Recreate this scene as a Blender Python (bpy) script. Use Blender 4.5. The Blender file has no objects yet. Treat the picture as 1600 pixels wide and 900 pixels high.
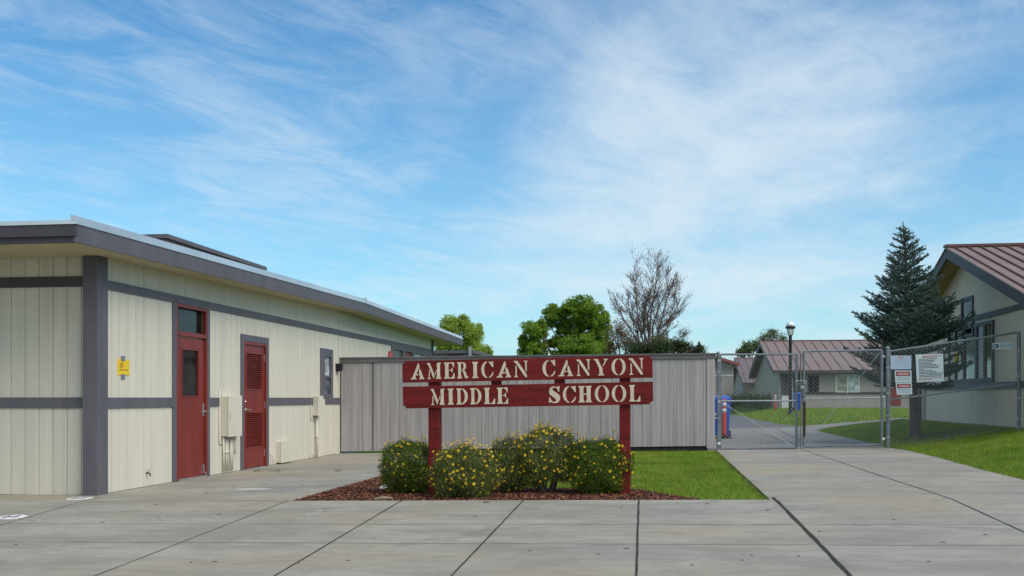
import bpy, bmesh, math, random
import numpy as np
from mathutils import Vector, Matrix
from mathutils.geometry import tessellate_polygon
random.seed(7); rng = np.random.default_rng(11)
scene = bpy.context.scene
C = scene.collection
R = math.radians
# ------------------------------------------------------------------ camera geometry
F = 1600.0; TH = math.atan(230 / 1600.0); ct, st = math.cos(TH), math.sin(TH)
CAM = Vector((0, 0, 1.2))
def ray(px, py):
    u = (px - 800) / F; v = (622 - py) / F
    return Vector((-st + u * ct, ct + u * st, v))
def PD(px, py, D): return CAM + ray(px, py) * D
def onX(px, py, X): r = ray(px, py); return CAM + r * (X / r.x)
def onY(px, py, Y): r = ray(px, py); return CAM + r * (Y / r.y)
def clip(x, a, b): return max(a, min(b, x))
def zg(X, Y):
    a = .0165 * (clip(X, -14, 4.58) + 6.85) - .025
    m = .158 * (clip(X, 4.58, 7.05) - 4.58)
    f = -.0375 * (11 - clip(Y, -12, 11))
    return a + m + f
def onG(px, py, lift=0):
    r = ray(px, py); D = 15.0
    for _ in range(60):
        p = CAM + r * D
        D = .5 * D + .5 * (1.2 - zg(p.x, p.y)) / max(1e-4, -r.z)
    p = CAM + r * D
    return Vector((p.x, p.y, zg(p.x, p.y) + lift))
WX = -6.85
def wy(px): return onX(px, 622, WX).y
def wz(px, py): return onX(px, py, WX).z
# ------------------------------------------------------------------ object helpers
ORG = {}
def link(o): C.objects.link(o); return o
def tag(o, label=None, cat=None, group=None, kind=None):
    if label: o['label'] = label
    if cat: o['category'] = cat
    if group: o['group'] = group
    if kind: o['kind'] = kind
    return o
def thing(name, loc, label, cat, group=None):
    o = link(bpy.data.objects.new(name, None)); o.location = loc; o.empty_display_size = .1
    ORG[o.name] = Vector(loc); return tag(o, label, cat, group)
def finish(name, me, m, parent, smooth=False):
    o = link(bpy.data.objects.new(name, me))
    if m: me.materials.append(m)
    if parent is not None:
        o.parent = parent; ORG[o.name] = ORG[parent.name]
    else: ORG[o.name] = Vector((0, 0, 0))
    if smooth:
        me.polygons.foreach_set('use_smooth', [True] * len(me.polygons))
    return o
class MB:
    def __init__(s): s.v = []; s.f = []
    def add(s, vs, fs):
        n = len(s.v); s.v += [tuple(p) for p in vs]; s.f += [tuple(i + n for i in f) for f in fs]; return s
    def hexa(s, b, t):
        return s.add(list(b) + list(t), [(3, 2, 1, 0), (4, 5, 6, 7), (0, 1, 5, 4), (1, 2, 6, 5), (2, 3, 7, 6), (3, 0, 4, 7)])
    def box(s, x0, x1, y0, y1, z0, z1):
        if x0 > x1: x0, x1 = x1, x0
        if y0 > y1: y0, y1 = y1, y0
        if z0 > z1: z0, z1 = z1, z0
        return s.hexa([(x0, y0, z0), (x1, y0, z0), (x1, y1, z0), (x0, y1, z0)], [(x0, y0, z1), (x1, y0, z1), (x1, y1, z1), (x0, y1, z1)])
    def tube(s, pts, r, n=8, cap=True):
        pts = [Vector(p) for p in pts]; rs = r if isinstance(r, (list, tuple)) else [r] * len(pts)
        base = len(s.v); prev = None
        for i, p in enumerate(pts):
            d = (pts[min(i + 1, len(pts) - 1)] - pts[max(i - 1, 0)])
            if d.length < 1e-9: d = Vector((0, 0, 1))
            d.normalize()
            if prev is None:
                a = Vector((0, 0, 1)) if abs(d.z) < .9 else Vector((1, 0, 0))
                x = d.cross(a).normalized()
            else:
                x = (prev - d * prev.dot(d))
                x = x.normalized() if x.length > 1e-6 else d.cross(Vector((1, 0, 0))).normalized()
            prev = x; y = d.cross(x)
            for k in range(n):
                an = 2 * math.pi * k / n
                s.v.append(tuple(p + (x * math.cos(an) + y * math.sin(an)) * rs[i]))
        for i in range(len(pts) - 1):
            for k in range(n):
                a = base + i * n + k; b = base + i * n + (k + 1) % n
                s.f.append((a, b, b + n, a + n))
        if cap:
            s.f.append(tuple(base + k for k in range(n))[::-1])
            s.f.append(tuple(base + (len(pts) - 1) * n + k for k in range(n)))
        return s
    def lathe(s, c, prof, n=20):   # prof list of (r,z)
        base = len(s.v)
        for r, z in prof:
            for k in range(n):
                a = 2 * math.pi * k / n; s.v.append((c[0] + r * math.cos(a), c[1] + r * math.sin(a), c[2] + z))
        for i in range(len(prof) - 1):
            for k in range(n):
                a = base + i * n + k; b = base + i * n + (k + 1) % n
                s.f.append((a, b, b + n, a + n))
        s.f.append(tuple(base + k for k in range(n))[::-1]); s.f.append(tuple(base + (len(prof) - 1) * n + k for k in range(n)))
        return s
    def prism(s, poly, fn, d0, d1):   # poly 2d points, fn(u,v,d)->3d
        n = len(poly); a = [fn(u, v, d0) for u, v in poly]; b = [fn(u, v, d1) for u, v in poly]
        return s.add(a + b, [tuple(range(n))[::-1], tuple(range(n, 2 * n))] + [(i, (i + 1) % n, n + (i + 1) % n, n + i) for i in range(n)])
    def build(s, name, m, parent=None, smooth=False, tri=False, bevel=0):
        og = ORG[parent.name] if parent is not None else Vector((0, 0, 0))
        me = bpy.data.meshes.new(name)
        me.from_pydata([(x - og.x, y - og.y, z - og.z) for x, y, z in s.v], [], s.f)
        bm = bmesh.new(); bm.from_mesh(me)
        if tri: bmesh.ops.triangulate(bm, faces=[f for f in bm.faces if len(f.verts) > 4], ngon_method='EAR_CLIP')
        bmesh.ops.recalc_face_normals(bm, faces=bm.faces)
        bm.to_mesh(me); bm.free()
        o = finish(name, me, m, parent, smooth)
        if bevel:
            b = o.modifiers.new('bevel', 'BEVEL'); b.width = bevel; b.segments = 2; b.limit_method = 'ANGLE'; b.angle_limit = R(40)
        return o
def np_mesh(name, V, k, m, parent=None):   # V (n*k,3) faces of k verts
    me = bpy.data.meshes.new(name); nv = len(V); nf = nv // k
    og = ORG[parent.name] if parent is not None else Vector((0, 0, 0))
    V = V - np.array(og)
    me.vertices.add(nv); me.vertices.foreach_set('co', V.astype(np.float32).ravel())
    me.loops.add(nv); me.loops.foreach_set('vertex_index', np.arange(nv, dtype=np.int32))
    me.polygons.add(nf); me.polygons.foreach_set('loop_start', np.arange(0, nv, k, dtype=np.int32))
    me.update(calc_edges=True); me.validate()
    return finish(name, me, m, parent)
# ------------------------------------------------------------------ materials
def newmat(name):
    m = bpy.data.materials.new(name); m.use_nodes = True
    nt = m.node_tree; return m, nt, nt.nodes['Principled BSDF']
def N(nt, t, **kw):
    n = nt.nodes.new(t)
    for k, v in kw.items():
        if k.startswith('i_'):
            key = k[2:]; key = int(key) if key.isdigit() else key.replace('_', ' ')
            n.inputs[key].default_value = v
        else: setattr(n, k, v)
    return n
def col(c, s=1): return (c[0] * s, c[1] * s, c[2] * s, 1)
def coords(nt, scale=(1, 1, 1)):
    tc = N(nt, 'ShaderNodeTexCoord'); mp = N(nt, 'ShaderNodeMapping'); mp.inputs['Scale'].default_value = scale
    # world position, so that copies and parts share one continuous pattern
    g = N(nt, 'ShaderNodeNewGeometry'); nt.links.new(g.outputs['Position'], mp.inputs['Vector']); nt.nodes.remove(tc)
    return mp.outputs['Vector']
def mixc(nt, fac, a, b, mode='MIX'):
    m = N(nt, 'ShaderNodeMix', data_type='RGBA', blend_type=mode)
    for key, val in ((0, fac), (6, a), (7, b)):
        if hasattr(val, 'links') or isinstance(val, bpy.types.NodeSocket): nt.links.new(val, m.inputs[key])
        else: m.inputs[key].default_value = val
    return m.outputs[2]
def ramp(nt, src, a, b, va=0.0, vb=1.0):
    m = N(nt, 'ShaderNodeMapRange'); m.inputs[1].default_value = a; m.inputs[2].default_value = b
    m.inputs[3].default_value = va; m.inputs[4].default_value = vb; m.interpolation_type = 'SMOOTHSTEP'
    nt.links.new(src, m.inputs[0]); return m.outputs[0]
def noise(nt, vec, scale, detail=4, rough=.55, dist=0):
    n = N(nt, 'ShaderNodeTexNoise'); n.inputs['Scale'].default_value = scale; n.inputs['Detail'].default_value = detail
    n.inputs['Roughness'].default_value = rough; n.inputs['Distortion'].default_value = dist
    nt.links.new(vec, n.inputs['Vector']); return n.outputs['Fac']
def paint(name, c, rough=.6, var=.12, sc=(3, 3, .5), fine=30, bump=.15, metal=0, dirt=None, dirtamt=.35, spec=.4):
    m, nt, p = newmat(name); v = coords(nt, sc); v1 = coords(nt)
    n1 = noise(nt, v, 1.0, 5); n2 = noise(nt, v1, fine, 4)
    c1 = mixc(nt, ramp(nt, n1, .3, .7), col(c, 1 - var), col(c, 1 + var))
    c2 = mixc(nt, ramp(nt, n2, .35, .75, 0, .35), c1, col(c, 1 - 2 * var))
    if dirt:
        n3 = noise(nt, coords(nt, (1.3 * sc[0], 1.3 * sc[1], 1.3 * sc[2])), 2.2, 8, .7)
        c2 = mixc(nt, ramp(nt, n3, .55, .78, 0, dirtamt), c2, col(dirt))
    nt.links.new(c2, p.inputs['Base Color'])
    p.inputs['Roughness'].default_value = rough; p.inputs['Metallic'].default_value = metal
    p.inputs['Specular IOR Level'].default_value = spec
    if bump:
        b = N(nt, 'ShaderNodeBump'); b.inputs['Strength'].default_value = bump; b.inputs['Distance'].default_value = .01
        nt.links.new(n2, b.inputs['Height']); nt.links.new(b.outputs[0], p.inputs['Normal'])
    return m
CREAM = paint('cream_paint', (.605, .568, .478), var=.07, sc=(9, 9, .35), dirt=(.38, .35, .26), dirtamt=.4, fine=50)
CREAM_P = paint('cream_plain', (.59, .553, .46), var=.04, sc=(2, 2, .5), dirt=(.36, .31, .22), dirtamt=.3)
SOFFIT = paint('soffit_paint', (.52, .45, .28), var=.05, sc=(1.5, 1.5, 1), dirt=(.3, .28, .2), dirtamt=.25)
TRIM = paint('grey_trim', (.105, .10, .118), var=.13, sc=(3, 3, 1), dirt=(.17, .165, .17), dirtamt=.4, rough=.55)
TRIMD = paint('dark_trim', (.055, .05, .06), var=.1, sc=(3, 3, 1), rough=.55)
RED = paint('door_red', (.185, .022, .016), var=.16, sc=(5, 5, 1.2), dirt=(.10, .02, .016), dirtamt=.5, rough=.42, bump=.05, fine=60, spec=.5)
SIGNRED = paint('sign_red', (.135, .010, .010), var=.28, sc=(2, 2, 18), rough=.6, spec=.2, bump=.3, fine=40, dirt=(.09, .01, .012), dirtamt=.6)
SIGNCREAM = paint('sign_cream', (.56, .49, .36), var=.1, sc=(12, 12, 12), rough=.6, dirt=(.4, .35, .26))
GALV = paint('galvanised_steel', (.42, .46, .48), rough=.42, metal=.7, var=.15, sc=(4, 4, 4), bump=.05, spec=.5)
FLASH = paint('roof_flashing', (.50, .58, .60), rough=.38, metal=.55, var=.12, sc=(1, .7, 3), bump=.03)
PIPE = paint('fence_pipe', (.18, .205, .235), rough=.5, metal=.35, var=.2, sc=(6, 6, 4), bump=.05, dirt=(.12, .12, .13))
WIRE = paint('fence_wire', (.38, .40, .41), rough=.5, metal=.3, var=.1, bump=0)
FENCEW = paint('fence_boards', (.345, .322, .325), var=.17, sc=(14, 14, .5), rough=.75, fine=40, bump=.25, dirt=(.13, .12, .115), dirtamt=.6)
FENCEC = paint('fence_cap', (.13, .12, .128), var=.15, sc=(2, 6, 6), rough=.7, dirt=(.22, .21, .2), dirtamt=.5)
DARKWOOD = paint('dark_wood', (.03, .027, .024), var=.3, rough=.9)
SILVER = paint('brushed_metal', (.6, .6, .6), rough=.3, metal=.9, var=.05, bump=0)
BLACK = paint('black_paint', (.012, .012, .014), rough=.4, var=.1)
WHITE = paint('white_plastic', (.72, .72, .70), rough=.45, var=.05, bump=.02)
SIGNW = paint('sign_white', (.52, .60, .64), rough=.4, var=.05, bump=0)
SIGNW2 = paint('sign_white_plain', (.36, .44, .58), rough=.4, var=.05, bump=0)
INK = paint('ink', (.03, .045, .07), rough=.5, var=.05, bump=0)
INKR = paint('ink_red', (.36, .05, .06), rough=.5, var=.1, bump=0)
INKG = paint('ink_grey', (.20, .25, .30), rough=.5, var=.1, bump=0)
INKB = paint('ink_blue', (.02, .10, .16), rough=.5, var=.1, bump=0)
PURPLE = paint('ink_purple', (.07, .05, .20), rough=.6, var=.1, bump=0)
BLUE = paint('bin_blue', (.014, .09, .52), rough=.4, var=.12, bump=.03, spec=.5)
ORANGE = paint('post_orange', (.55, .06, .025), rough=.5, var=.1, bump=.02)
YELLOW = paint('yellow_paper', (.72, .50, .02), rough=.6, var=.06, bump=.02)
TAPE = paint('grey_tape', (.16, .18, .22), rough=.4, var=.1, bump=.02)
TAN = paint('tan_siding', (.58, .52, .41), var=.05, sc=(6, 6, .4), dirt=(.30, .27, .2), dirtamt=.25, rough=.7)
TANSOF = paint('tan_soffit', (.42, .33, .12), var=.06, sc=(2, 2, 2), rough=.7)
FARW = paint('far_siding', (.32, .29, .275), var=.05, sc=(2, 2, .6), rough=.75)
FARL = paint('far_upper_wall', (.34, .32, .29), var=.05, sc=(2, 2, .6), rough=.75)
ROOFM = paint('brown_metal_roof', (.25, .178, .152), var=.09, sc=(.5, 1.5, 1), rough=.5, metal=.15, bump=.04, fine=6)
SEAM = paint('roof_seam', (.12, .06, .055), var=.08, rough=.5)
ROOFT = paint('flat_roof', (.10, .09, .09), var=.2, sc=(1, 1, 1), rough=.9)
BARK = paint('bark', (.115, .092, .082), var=.35, sc=(14, 14, 5), rough=.95, fine=45, bump=.7)
BARKP = paint('twig_bark', (.10, .078, .078), var=.3, sc=(6, 6, 6), rough=.9)
STONE = paint('stone', (.55, .55, .52), var=.15, sc=(5, 5, 5), rough=.85, fine=40, bump=.5)
def glassm(name, c, rough=.06, spec=.6):
    m, nt, p = newmat(name); n = noise(nt, coords(nt, (2.5, 2.5, 2.5)), 1.5, 3)
    nt.links.new(mixc(nt, ramp(nt, n, .35, .65), col(c, .6), col(c, 1.6)), p.inputs['Base Color'])
    p.inputs['Roughness'].default_value = rough; p.inputs['Specular IOR Level'].default_value = spec
    b = N(nt, 'ShaderNodeBump'); b.inputs['Strength'].default_value = .04
    nt.links.new(noise(nt, coords(nt), 3, 1), b.inputs['Height']); nt.links.new(b.outputs[0], p.inputs['Normal'])
    return m
GLASS = glassm('dark_glass', (.014, .014, .014), .05, .3); GLASSG = glassm('green_glass', (.05, .075, .07), .1)
GLASSP = glassm('pale_glass', (.33, .40, .42), .15); BLIND = glassm('shaded_window', (.09, .11, .14), .25)
GLASSC = glassm('curtained_window', (.24, .25, .20), .3)
def leafm(name, c, var=.45, hue=.0, rough=.55, trans=.35):
    m, nt, p = newmat(name); g = N(nt, 'ShaderNodeNewGeometry')
    dark = (c[0] * (1 - var), c[1] * (1 - var), c[2] * (1 - var)); lite = (c[0] * (1 + var) + hue, c[1] * (1 + var), c[2] * (1 + var * .5))
    c1 = mixc(nt, g.outputs['Random Per Island'], col(dark), col(lite))
    n = noise(nt, coords(nt), 1.3, 2); c1 = mixc(nt, ramp(nt, n, .35, .65, 0, .6), c1, col(c, .7))
    nt.links.new(c1, p.inputs['Base Color']); p.inputs['Roughness'].default_value = rough
    p.inputs['Specular IOR Level'].default_value = .3
    tr = N(nt, 'ShaderNodeBsdfTranslucent'); nt.links.new(c1, tr.inputs['Color'])
    mx = N(nt, 'ShaderNodeMixShader'); mx.inputs[0].default_value = trans
    nt.links.new(p.outputs[0], mx.inputs[1]); nt.links.new(tr.outputs[0], mx.inputs[2])
    nt.links.new(mx.outputs[0], nt.nodes['Material Output'].inputs['Surface'])
    return m
LEAF = leafm('leaf_green', (.20, .35, .045), hue=.04, trans=.45); LEAFL = leafm('leaf_light_green', (.36, .50, .10), hue=.05, trans=.45)
LEAFD = leafm('leaf_dark', (.055, .085, .030), trans=.25); LEAFB = leafm('leaf_brown', (.17, .11, .055), trans=.35)
LEAFP = leafm('leaf_pale', (.13, .17, .075), trans=.3); LEAFBUSH = leafm('bush_leaf_green', (.085, .155, .016), hue=.03)
LEAFGREY = leafm('bush_leaf_grey', (.14, .18, .055), hue=.03); NEEDLE = leafm('spruce_needle', (.105, .160, .148), var=.4, trans=.2, rough=.6)
PETAL = leafm('yellow_petal', (.80, .56, .02), var=.12, trans=.3); BUD = leafm('dull_bud', (.46, .36, .06), var=.3, trans=.2)
def grassm(name, a, b, dry):
    m, nt, p = newmat(name); g = N(nt, 'ShaderNodeNewGeometry'); v = coords(nt)
    c1 = mixc(nt, g.outputs['Random Per Island'], col(a), col(b))
    c1 = mixc(nt, ramp(nt, noise(nt, v, .9, 5, .65), .45, .72, 0, .75), c1, col(a, .75))
    c1 = mixc(nt, ramp(nt, noise(nt, v, 1.6, 5, .65, .8), .50, .72, 0, .65), c1, col(dry))
    nt.links.new(c1, p.inputs['Base Color']); p.inputs['Roughness'].default_value = .6; p.inputs['Specular IOR Level'].default_value = .25
    tr = N(nt, 'ShaderNodeBsdfTranslucent'); nt.links.new(c1, tr.inputs['Color']); mx = N(nt, 'ShaderNodeMixShader'); mx.inputs[0].default_value = .35
    nt.links.new(p.outputs[0], mx.inputs[1]); nt.links.new(tr.outputs[0], mx.inputs[2]); nt.links.new(mx.outputs[0], nt.nodes['Material Output'].inputs['Surface'])
    return m
GRASS = grassm('grass_blades', (.13, .23, .018), (.30, .40, .045), (.42, .38, .12))
def groundm():
    m, nt, p = newmat('lawn_ground'); v = coords(nt)
    c = mixc(nt, ramp(nt, noise(nt, v, 1.1, 6, .65), .35, .65), col((.075, .15, .014)), col((.13, .22, .03)))
    c = mixc(nt, ramp(nt, noise(nt, v, 60, 3, .6), .4, .7, 0, .7), c, col((.035, .065, .012)))
    nt.links.new(c, p.inputs['Base Color']); p.inputs['Roughness'].default_value = .95; p.inputs['Specular IOR Level'].default_value = .1
    b = N(nt, 'ShaderNodeBump'); b.inputs['Strength'].default_value = .8; b.inputs['Distance'].default_value = .03
    nt.links.new(noise(nt, v, 45, 4, .7), b.inputs['Height']); nt.links.new(b.outputs[0], p.inputs['Normal'])
    return m
GROUND = groundm()
def concretem(name, base, warm, amt=.8, bigs=.35):
    m, nt, p = newmat(name)
    v = coords(nt); vs = coords(nt, (.6, 1.3, 1))
    c = mixc(nt, ramp(nt, noise(nt, vs, 1.1, 7, .68), .34, .68), col(base, .74), col(base, 1.16))
    c = mixc(nt, ramp(nt, noise(nt, coords(nt, (.25, .5, 1)), bigs * 3, 4, .5, .4), .45, .7, 0, amt), c, col(warm))
    c = mixc(nt, ramp(nt, noise(nt, coords(nt, (1.6, 5, 1)), 1.6, 8, .72, .6), .42, .70, 0, .55), c, col(base, .62))
    c = mixc(nt, ramp(nt, noise(nt, v, 70, 4, .75), .38, .68, 0, .42), c, col(base, .58))
    c = mixc(nt, ramp(nt, noise(nt, coords(nt, (1.2, 3, 1)), 1.7, 9, .75, 1.2), .57, .70, 0, .45), c, col(base, 1.42))
    c = mixc(nt, ramp(nt, noise(nt, v, 260, 2, .6), .58, .72, 0, .55), c, col(base, 1.5))
    c = mixc(nt, ramp(nt, noise(nt, v, 210, 2, .6), .60, .72, 0, .6), c, col(base, .45))
    c = mixc(nt, ramp(nt, noise(nt, coords(nt, (.8, 1.2, 1)), .9, 10, .78, 1.8), .53, .64, 0, .5), c, col(base, .56))
    sp = N(nt, 'ShaderNodeTexVoronoi'); sp.inputs['Scale'].default_value = 5; nt.links.new(v, sp.inputs['Vector'])
    c = mixc(nt, ramp(nt, sp.outputs['Distance'], .035, .06, .55, 0), c, col(base, .35))
    nt.links.new(c, p.inputs['Base Color']); p.inputs['Roughness'].default_value = .82; p.inputs['Specular IOR Level'].default_value = .3
    b = N(nt, 'ShaderNodeBump'); b.inputs['Strength'].default_value = .25; b.inputs['Distance'].default_value = .006
    nt.links.new(noise(nt, coords(nt, (12, 20, 1)), 6, 5, .75), b.inputs['Height']); nt.links.new(b.outputs[0], p.inputs['Normal'])
    return m
CONC = concretem('concrete_pavement', (.315, .300, .262), (.36, .300, .215)); CONC2 = concretem('concrete_path', (.255, .248, .23), (.26, .24, .205))
ASPH = paint('asphalt', (.115, .118, .125), var=.12, sc=(1, 1, 1), rough=.9, fine=60, bump=.4, dirt=(.16, .16, .165))
JOINT = paint('joint_filler', (.030, .028, .024), var=.4, sc=(6, 6, 6), rough=.95, dirt=(.12, .11, .09), dirtamt=.7)
JOINTS = paint('scored_joint', (.13, .128, .118), var=.2, sc=(6, 6, 6), rough=.95)
STAIN = paint('old_whitewash', (.42, .41, .38), var=.1, sc=(8, 8, 8), rough=.9)
MULCH = paint('mulch_soil', (.055, .022, .014), var=.5, sc=(30, 30, 30), rough=.95, fine=90, bump=.8)
def chipm():
    m, nt, p = newmat('bark_chips'); g = N(nt, 'ShaderNodeNewGeometry')
    r = N(nt, 'ShaderNodeValToRGB'); e = r.color_ramp.elements
    e[0].color = (.045, .014, .009, 1); e[1].color = (.34, .20, .12, 1); e[1].position = 1
    k = e.new(.55); k.color = (.14, .042, .020, 1); k = e.new(.88); k.color = (.20, .07, .035, 1)
    nt.links.new(g.outputs['Random Per Island'], r.inputs[0]); nt.links.new(r.outputs[0], p.inputs['Base Color'])
    p.inputs['Roughness'].default_value = .9; return m
CHIPS = chipm()
LENS = newmat('lamp_globe')[0]; LENS.node_tree.nodes['Principled BSDF'].inputs['Base Color'].default_value = (.75, .77, .78, 1); LENS.node_tree.nodes['Principled BSDF'].inputs['Roughness'].default_value = .25

# ------------------------------------------------------------------ ground sheets
def drape(name, poly, dz, m, label=None, cat=None, kind='structure', step=1.5, parent=None):
    bm = bmesh.new(); vs = [bm.verts.new((p[0], p[1], 0)) for p in poly]
    for tr in tessellate_polygon([[Vector((p[0], p[1], 0)) for p in poly]]):
        try: bm.faces.new([vs[i] for i in tr])
        except ValueError: pass
    xs = [p[0] for p in poly]; ys = [p[1] for p in poly]
    cx = [-14, 4.58, 7.05]; cy = [-12, 11]
    for arr, lo, hi, ax in ((cx, min(xs), max(xs), 0), (cy, min(ys), max(ys), 1)):
        for k in arr:
            if lo < k < hi:
                nrm = (1, 0, 0) if ax == 0 else (0, 1, 0); co = (k, 0, 0) if ax == 0 else (0, k, 0)
                bmesh.ops.bisect_plane(bm, geom=bm.verts[:] + bm.edges[:] + bm.faces[:], dist=1e-5, plane_co=co, plane_no=nrm)
    for v in bm.verts: v.co.z = zg(v.co.x, v.co.y) + dz
    bmesh.ops.recalc_face_normals(bm, faces=bm.faces)
    me = bpy.data.meshes.new(name); bm.to_mesh(me); bm.free()
    if me.polygons and me.polygons[0].normal.z < 0: me.flip_normals()
    o = finish(name, me, m, parent); return tag(o, label, cat, kind=kind)
def strip(p, q, w, jag=True):
    if jag:
        d = Vector((q[0] - p[0], q[1] - p[1])); L = d.length; d.normalize(); n = Vector((-d.y, d.x)); k = max(2, int(L / .22)); rr = random.Random(int(abs(p[0] * 1000) + w * 1e5)); A = []; Bp = []; wob = 0
        for i in range(k + 1):
            wob = wob * .8 + rr.uniform(-.0022, .0022); c = Vector(p) + d * L * i / k + n * wob
            A.append(tuple(c + n * w * rr.uniform(.34, .66))); Bp.append(tuple(c - n * w * rr.uniform(.34, .66)))
        return A + Bp[::-1]
    d = Vector((q[0] - p[0], q[1] - p[1])); n = Vector((-d.y, d.x)).normalized() * w / 2
    return [(p[0] + n.x, p[1] + n.y), (p[0] - n.x, p[1] - n.y), (q[0] - n.x, q[1] - n.y), (q[0] + n.x, q[1] + n.y)]
def g2(px, py): p = onG(px, py); return (p.x, p.y)
drape('ground', [(-400, -200), (400, -200), (400, 900), (-400, 900)], 0, GROUND, 'short green lawn ground stretching behind the gate and around the buildings', 'ground')
IX = -4.06; RX = 1.15
drape('pavement', [(-26, -12), (4.42, -12), (4.42, 12.5), (4.50, 15), (4.64, 18), (4.66, 20.4), (4.60, 21.75), (RX, 21.75), (RX, 11), (IX, 11), (IX, 21.38), (-26, 21.38)], .030, CONC,
      'weathered grey concrete pavement in large jointed slabs in front of the sign', 'pavement')
# edge of the slab towards the lawn island (shadow gap and slab side)
back = [(RX, 21.75), (4.60, 21.75)] + [g2(*q) for q in ((1362, 694.5), (1330, 687), (1300, 680), (1275, 673.5), (1300, 668.3), (1340, 663.2), (1380, 659.7), (1440, 656.6), (1440, 654.6), (1380, 657.2), (1320, 661.5), (1250, 667.3), (1180, 669.5), (1135, 671))] + [(RX - 1.5, 30), (RX - 1.5, 22)]
drape('walkway', back, .026, CONC2, 'concrete walkway behind the gate with a thin curving branch to the right', 'walkway')
asp = [g2(*q) for q in ((1250, 667.1), (1180, 669.3), (1135, 670.8))] + [(-2, 34), (-2, 60)] + [g2(*q) for q in ((1125, 647.5), (1145, 648.5), (1180, 655.5), (1215, 662.5))]
drape('asphalt_path', asp, .018, ASPH, 'dark asphalt path between the walkway and the hedge', 'path')
# joints
jl = [((635, 783.2), (440, 900), .014), ((822, 783.2), (712, 900), .014), ((998, 783.2), (994.5, 900), .016), ((1207, 781.5), (1322, 900), .034), ((1252, 704.5), (1602, 838.5), .013),
      ((452, 786), (165, 900), .008)]
k0 = MB()
for (a, b, w) in jl:
    A = g2(*a); B = g2(*b); d = Vector((B[0] - A[0], B[1] - A[1])); B2 = (B[0] + d.x * .8, B[1] + d.y * .8)
    drape('expansion_joint', strip(A, B2, w), .034, JOINT, 'dark joint between concrete slabs running away from the camera', 'joint')
drape('expansion_joint', strip(g2(160, 780.5), g2(-120, 862), .012), .034, JOINTS, 'pale scored joint running from the building corner past the floor stickers', 'joint')
for yy, x0, x1 in ((8.35, -26, 4.42), (9.35, -26, 4.42)):
    drape('scored_joint', strip((x0, yy), (x1, yy), .010), .0335, JOINTS, 'faint scored line crossing the front slabs sideways', 'joint')
drape('scored_joint', strip((-6.6, 10.98), (IX, 10.98), .012), .0335, JOINTS, 'faint scored line between the building corner and the mulch bed', 'joint')
for yy in (15.4,): drape('scored_joint', strip((RX, yy), (4.5, yy), .012), .0335, JOINTS, 'faint scored line across the walkway before the gate', 'joint')
rc = random.Random(77)
for (cx0, cy0, ang, nseg) in ((-3.2, 7.4, .5, 9), (2.6, 13.2, 2.2, 8), (-5.3, 9.9, -.4, 10), (3.4, 9.6, 1.3, 7)):
    p = Vector((cx0, cy0)); A = []; Bq = []; a = ang
    for i in range(nseg):
        a += rc.uniform(-.5, .5); q = p + Vector((math.cos(a), math.sin(a))) * rc.uniform(.06, .16); n = Vector((-math.sin(a), math.cos(a))) * .0022 * (1 - i / nseg)
        A.append(tuple(p + n)); Bq.append(tuple(p - n)); p = q
    drape('crack', A + [tuple(p)] + Bq[::-1], .0345, JOINT, 'thin wandering crack in the concrete slab', 'crack')
for a, b in (((1170, 672), (1243, 697)), ((1213, 671), (1250, 690))): drape('scored_joint', strip(g2(*a), g2(*b), .02), .030, JOINT, 'dark diagonal joint in the walkway behind the gate', 'joint')
drape('expansion_joint', strip((RX - .012, 11), (RX - .012, 21.3), .055), .012, JOINT, 'dark earth gap between the small lawn and the walkway', 'joint')
# mulch bed
mul = [(IX, 11.0), (.45, 11.0)] + [g2(*q) for q in ((1040, 776), (1000, 769), (900, 767), (800, 766), (740, 752), (690, 741), (640, 733.5))] + [(IX, 15.0)]
drape('mulch_bed', mul, .012, MULCH, 'red brown bark mulch bed under the flowering bushes', 'mulch')
def inpoly(P, poly):
    x, y = P[:, 0], P[:, 1]; ins = np.zeros(len(P), bool); n = len(poly)
    for i in range(n):
        x0, y0 = poly[i]; x1, y1 = poly[(i + 1) % n]
        c = ((y0 > y) != (y1 > y)) & (x < (x1 - x0) * (y - y0) / (y1 - y0 + 1e-12) + x0); ins ^= c
    return ins
def zgv(X, Y):
    return -.025 + .0165 * (np.clip(X, -14, 4.58) + 6.85) + .158 * (np.clip(X, 4.58, 7.05) - 4.58) - .0375 * (11 - np.clip(Y, -12, 11))
def scatter(poly, dens):
    a = np.array(poly); lo, hi = a.min(0), a.max(0); n = int((hi - lo).prod() * dens)
    P = rng.random((n, 2)) * (hi - lo) + lo; return P[inpoly(P, poly)]
def chips(poly, dens, m, size, name, label):
    P = scatter(poly, dens); n = len(P); z = zgv(P[:, 0], P[:, 1]) + .014 + rng.random(n) * .02
    a = rng.random(n) * 2 * np.pi; L = size * (.5 + rng.random(n)); W = L * (.25 + .3 * rng.random(n)); t = (rng.random(n) - .5) * 1.0
    d = np.stack([np.cos(a), np.sin(a), t], 1) * L[:, None] / 2; e = np.stack([-np.sin(a), np.cos(a), (rng.random(n) - .5)], 1) * W[:, None] / 2
    c = np.stack([P[:, 0], P[:, 1], z + np.abs(t) * L / 2], 1)
    V = np.stack([c - d - e, c + d - e * .6, c + d * .9 + e, c - d + e * .7], 1).reshape(-1, 3)
    return tag(np_mesh(name, V, 4, m), label, 'mulch', kind='stuff')
chips(mul, 9000, CHIPS, .026, 'bark_chips', 'loose red brown bark chips covering the bed under the bushes')
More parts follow.
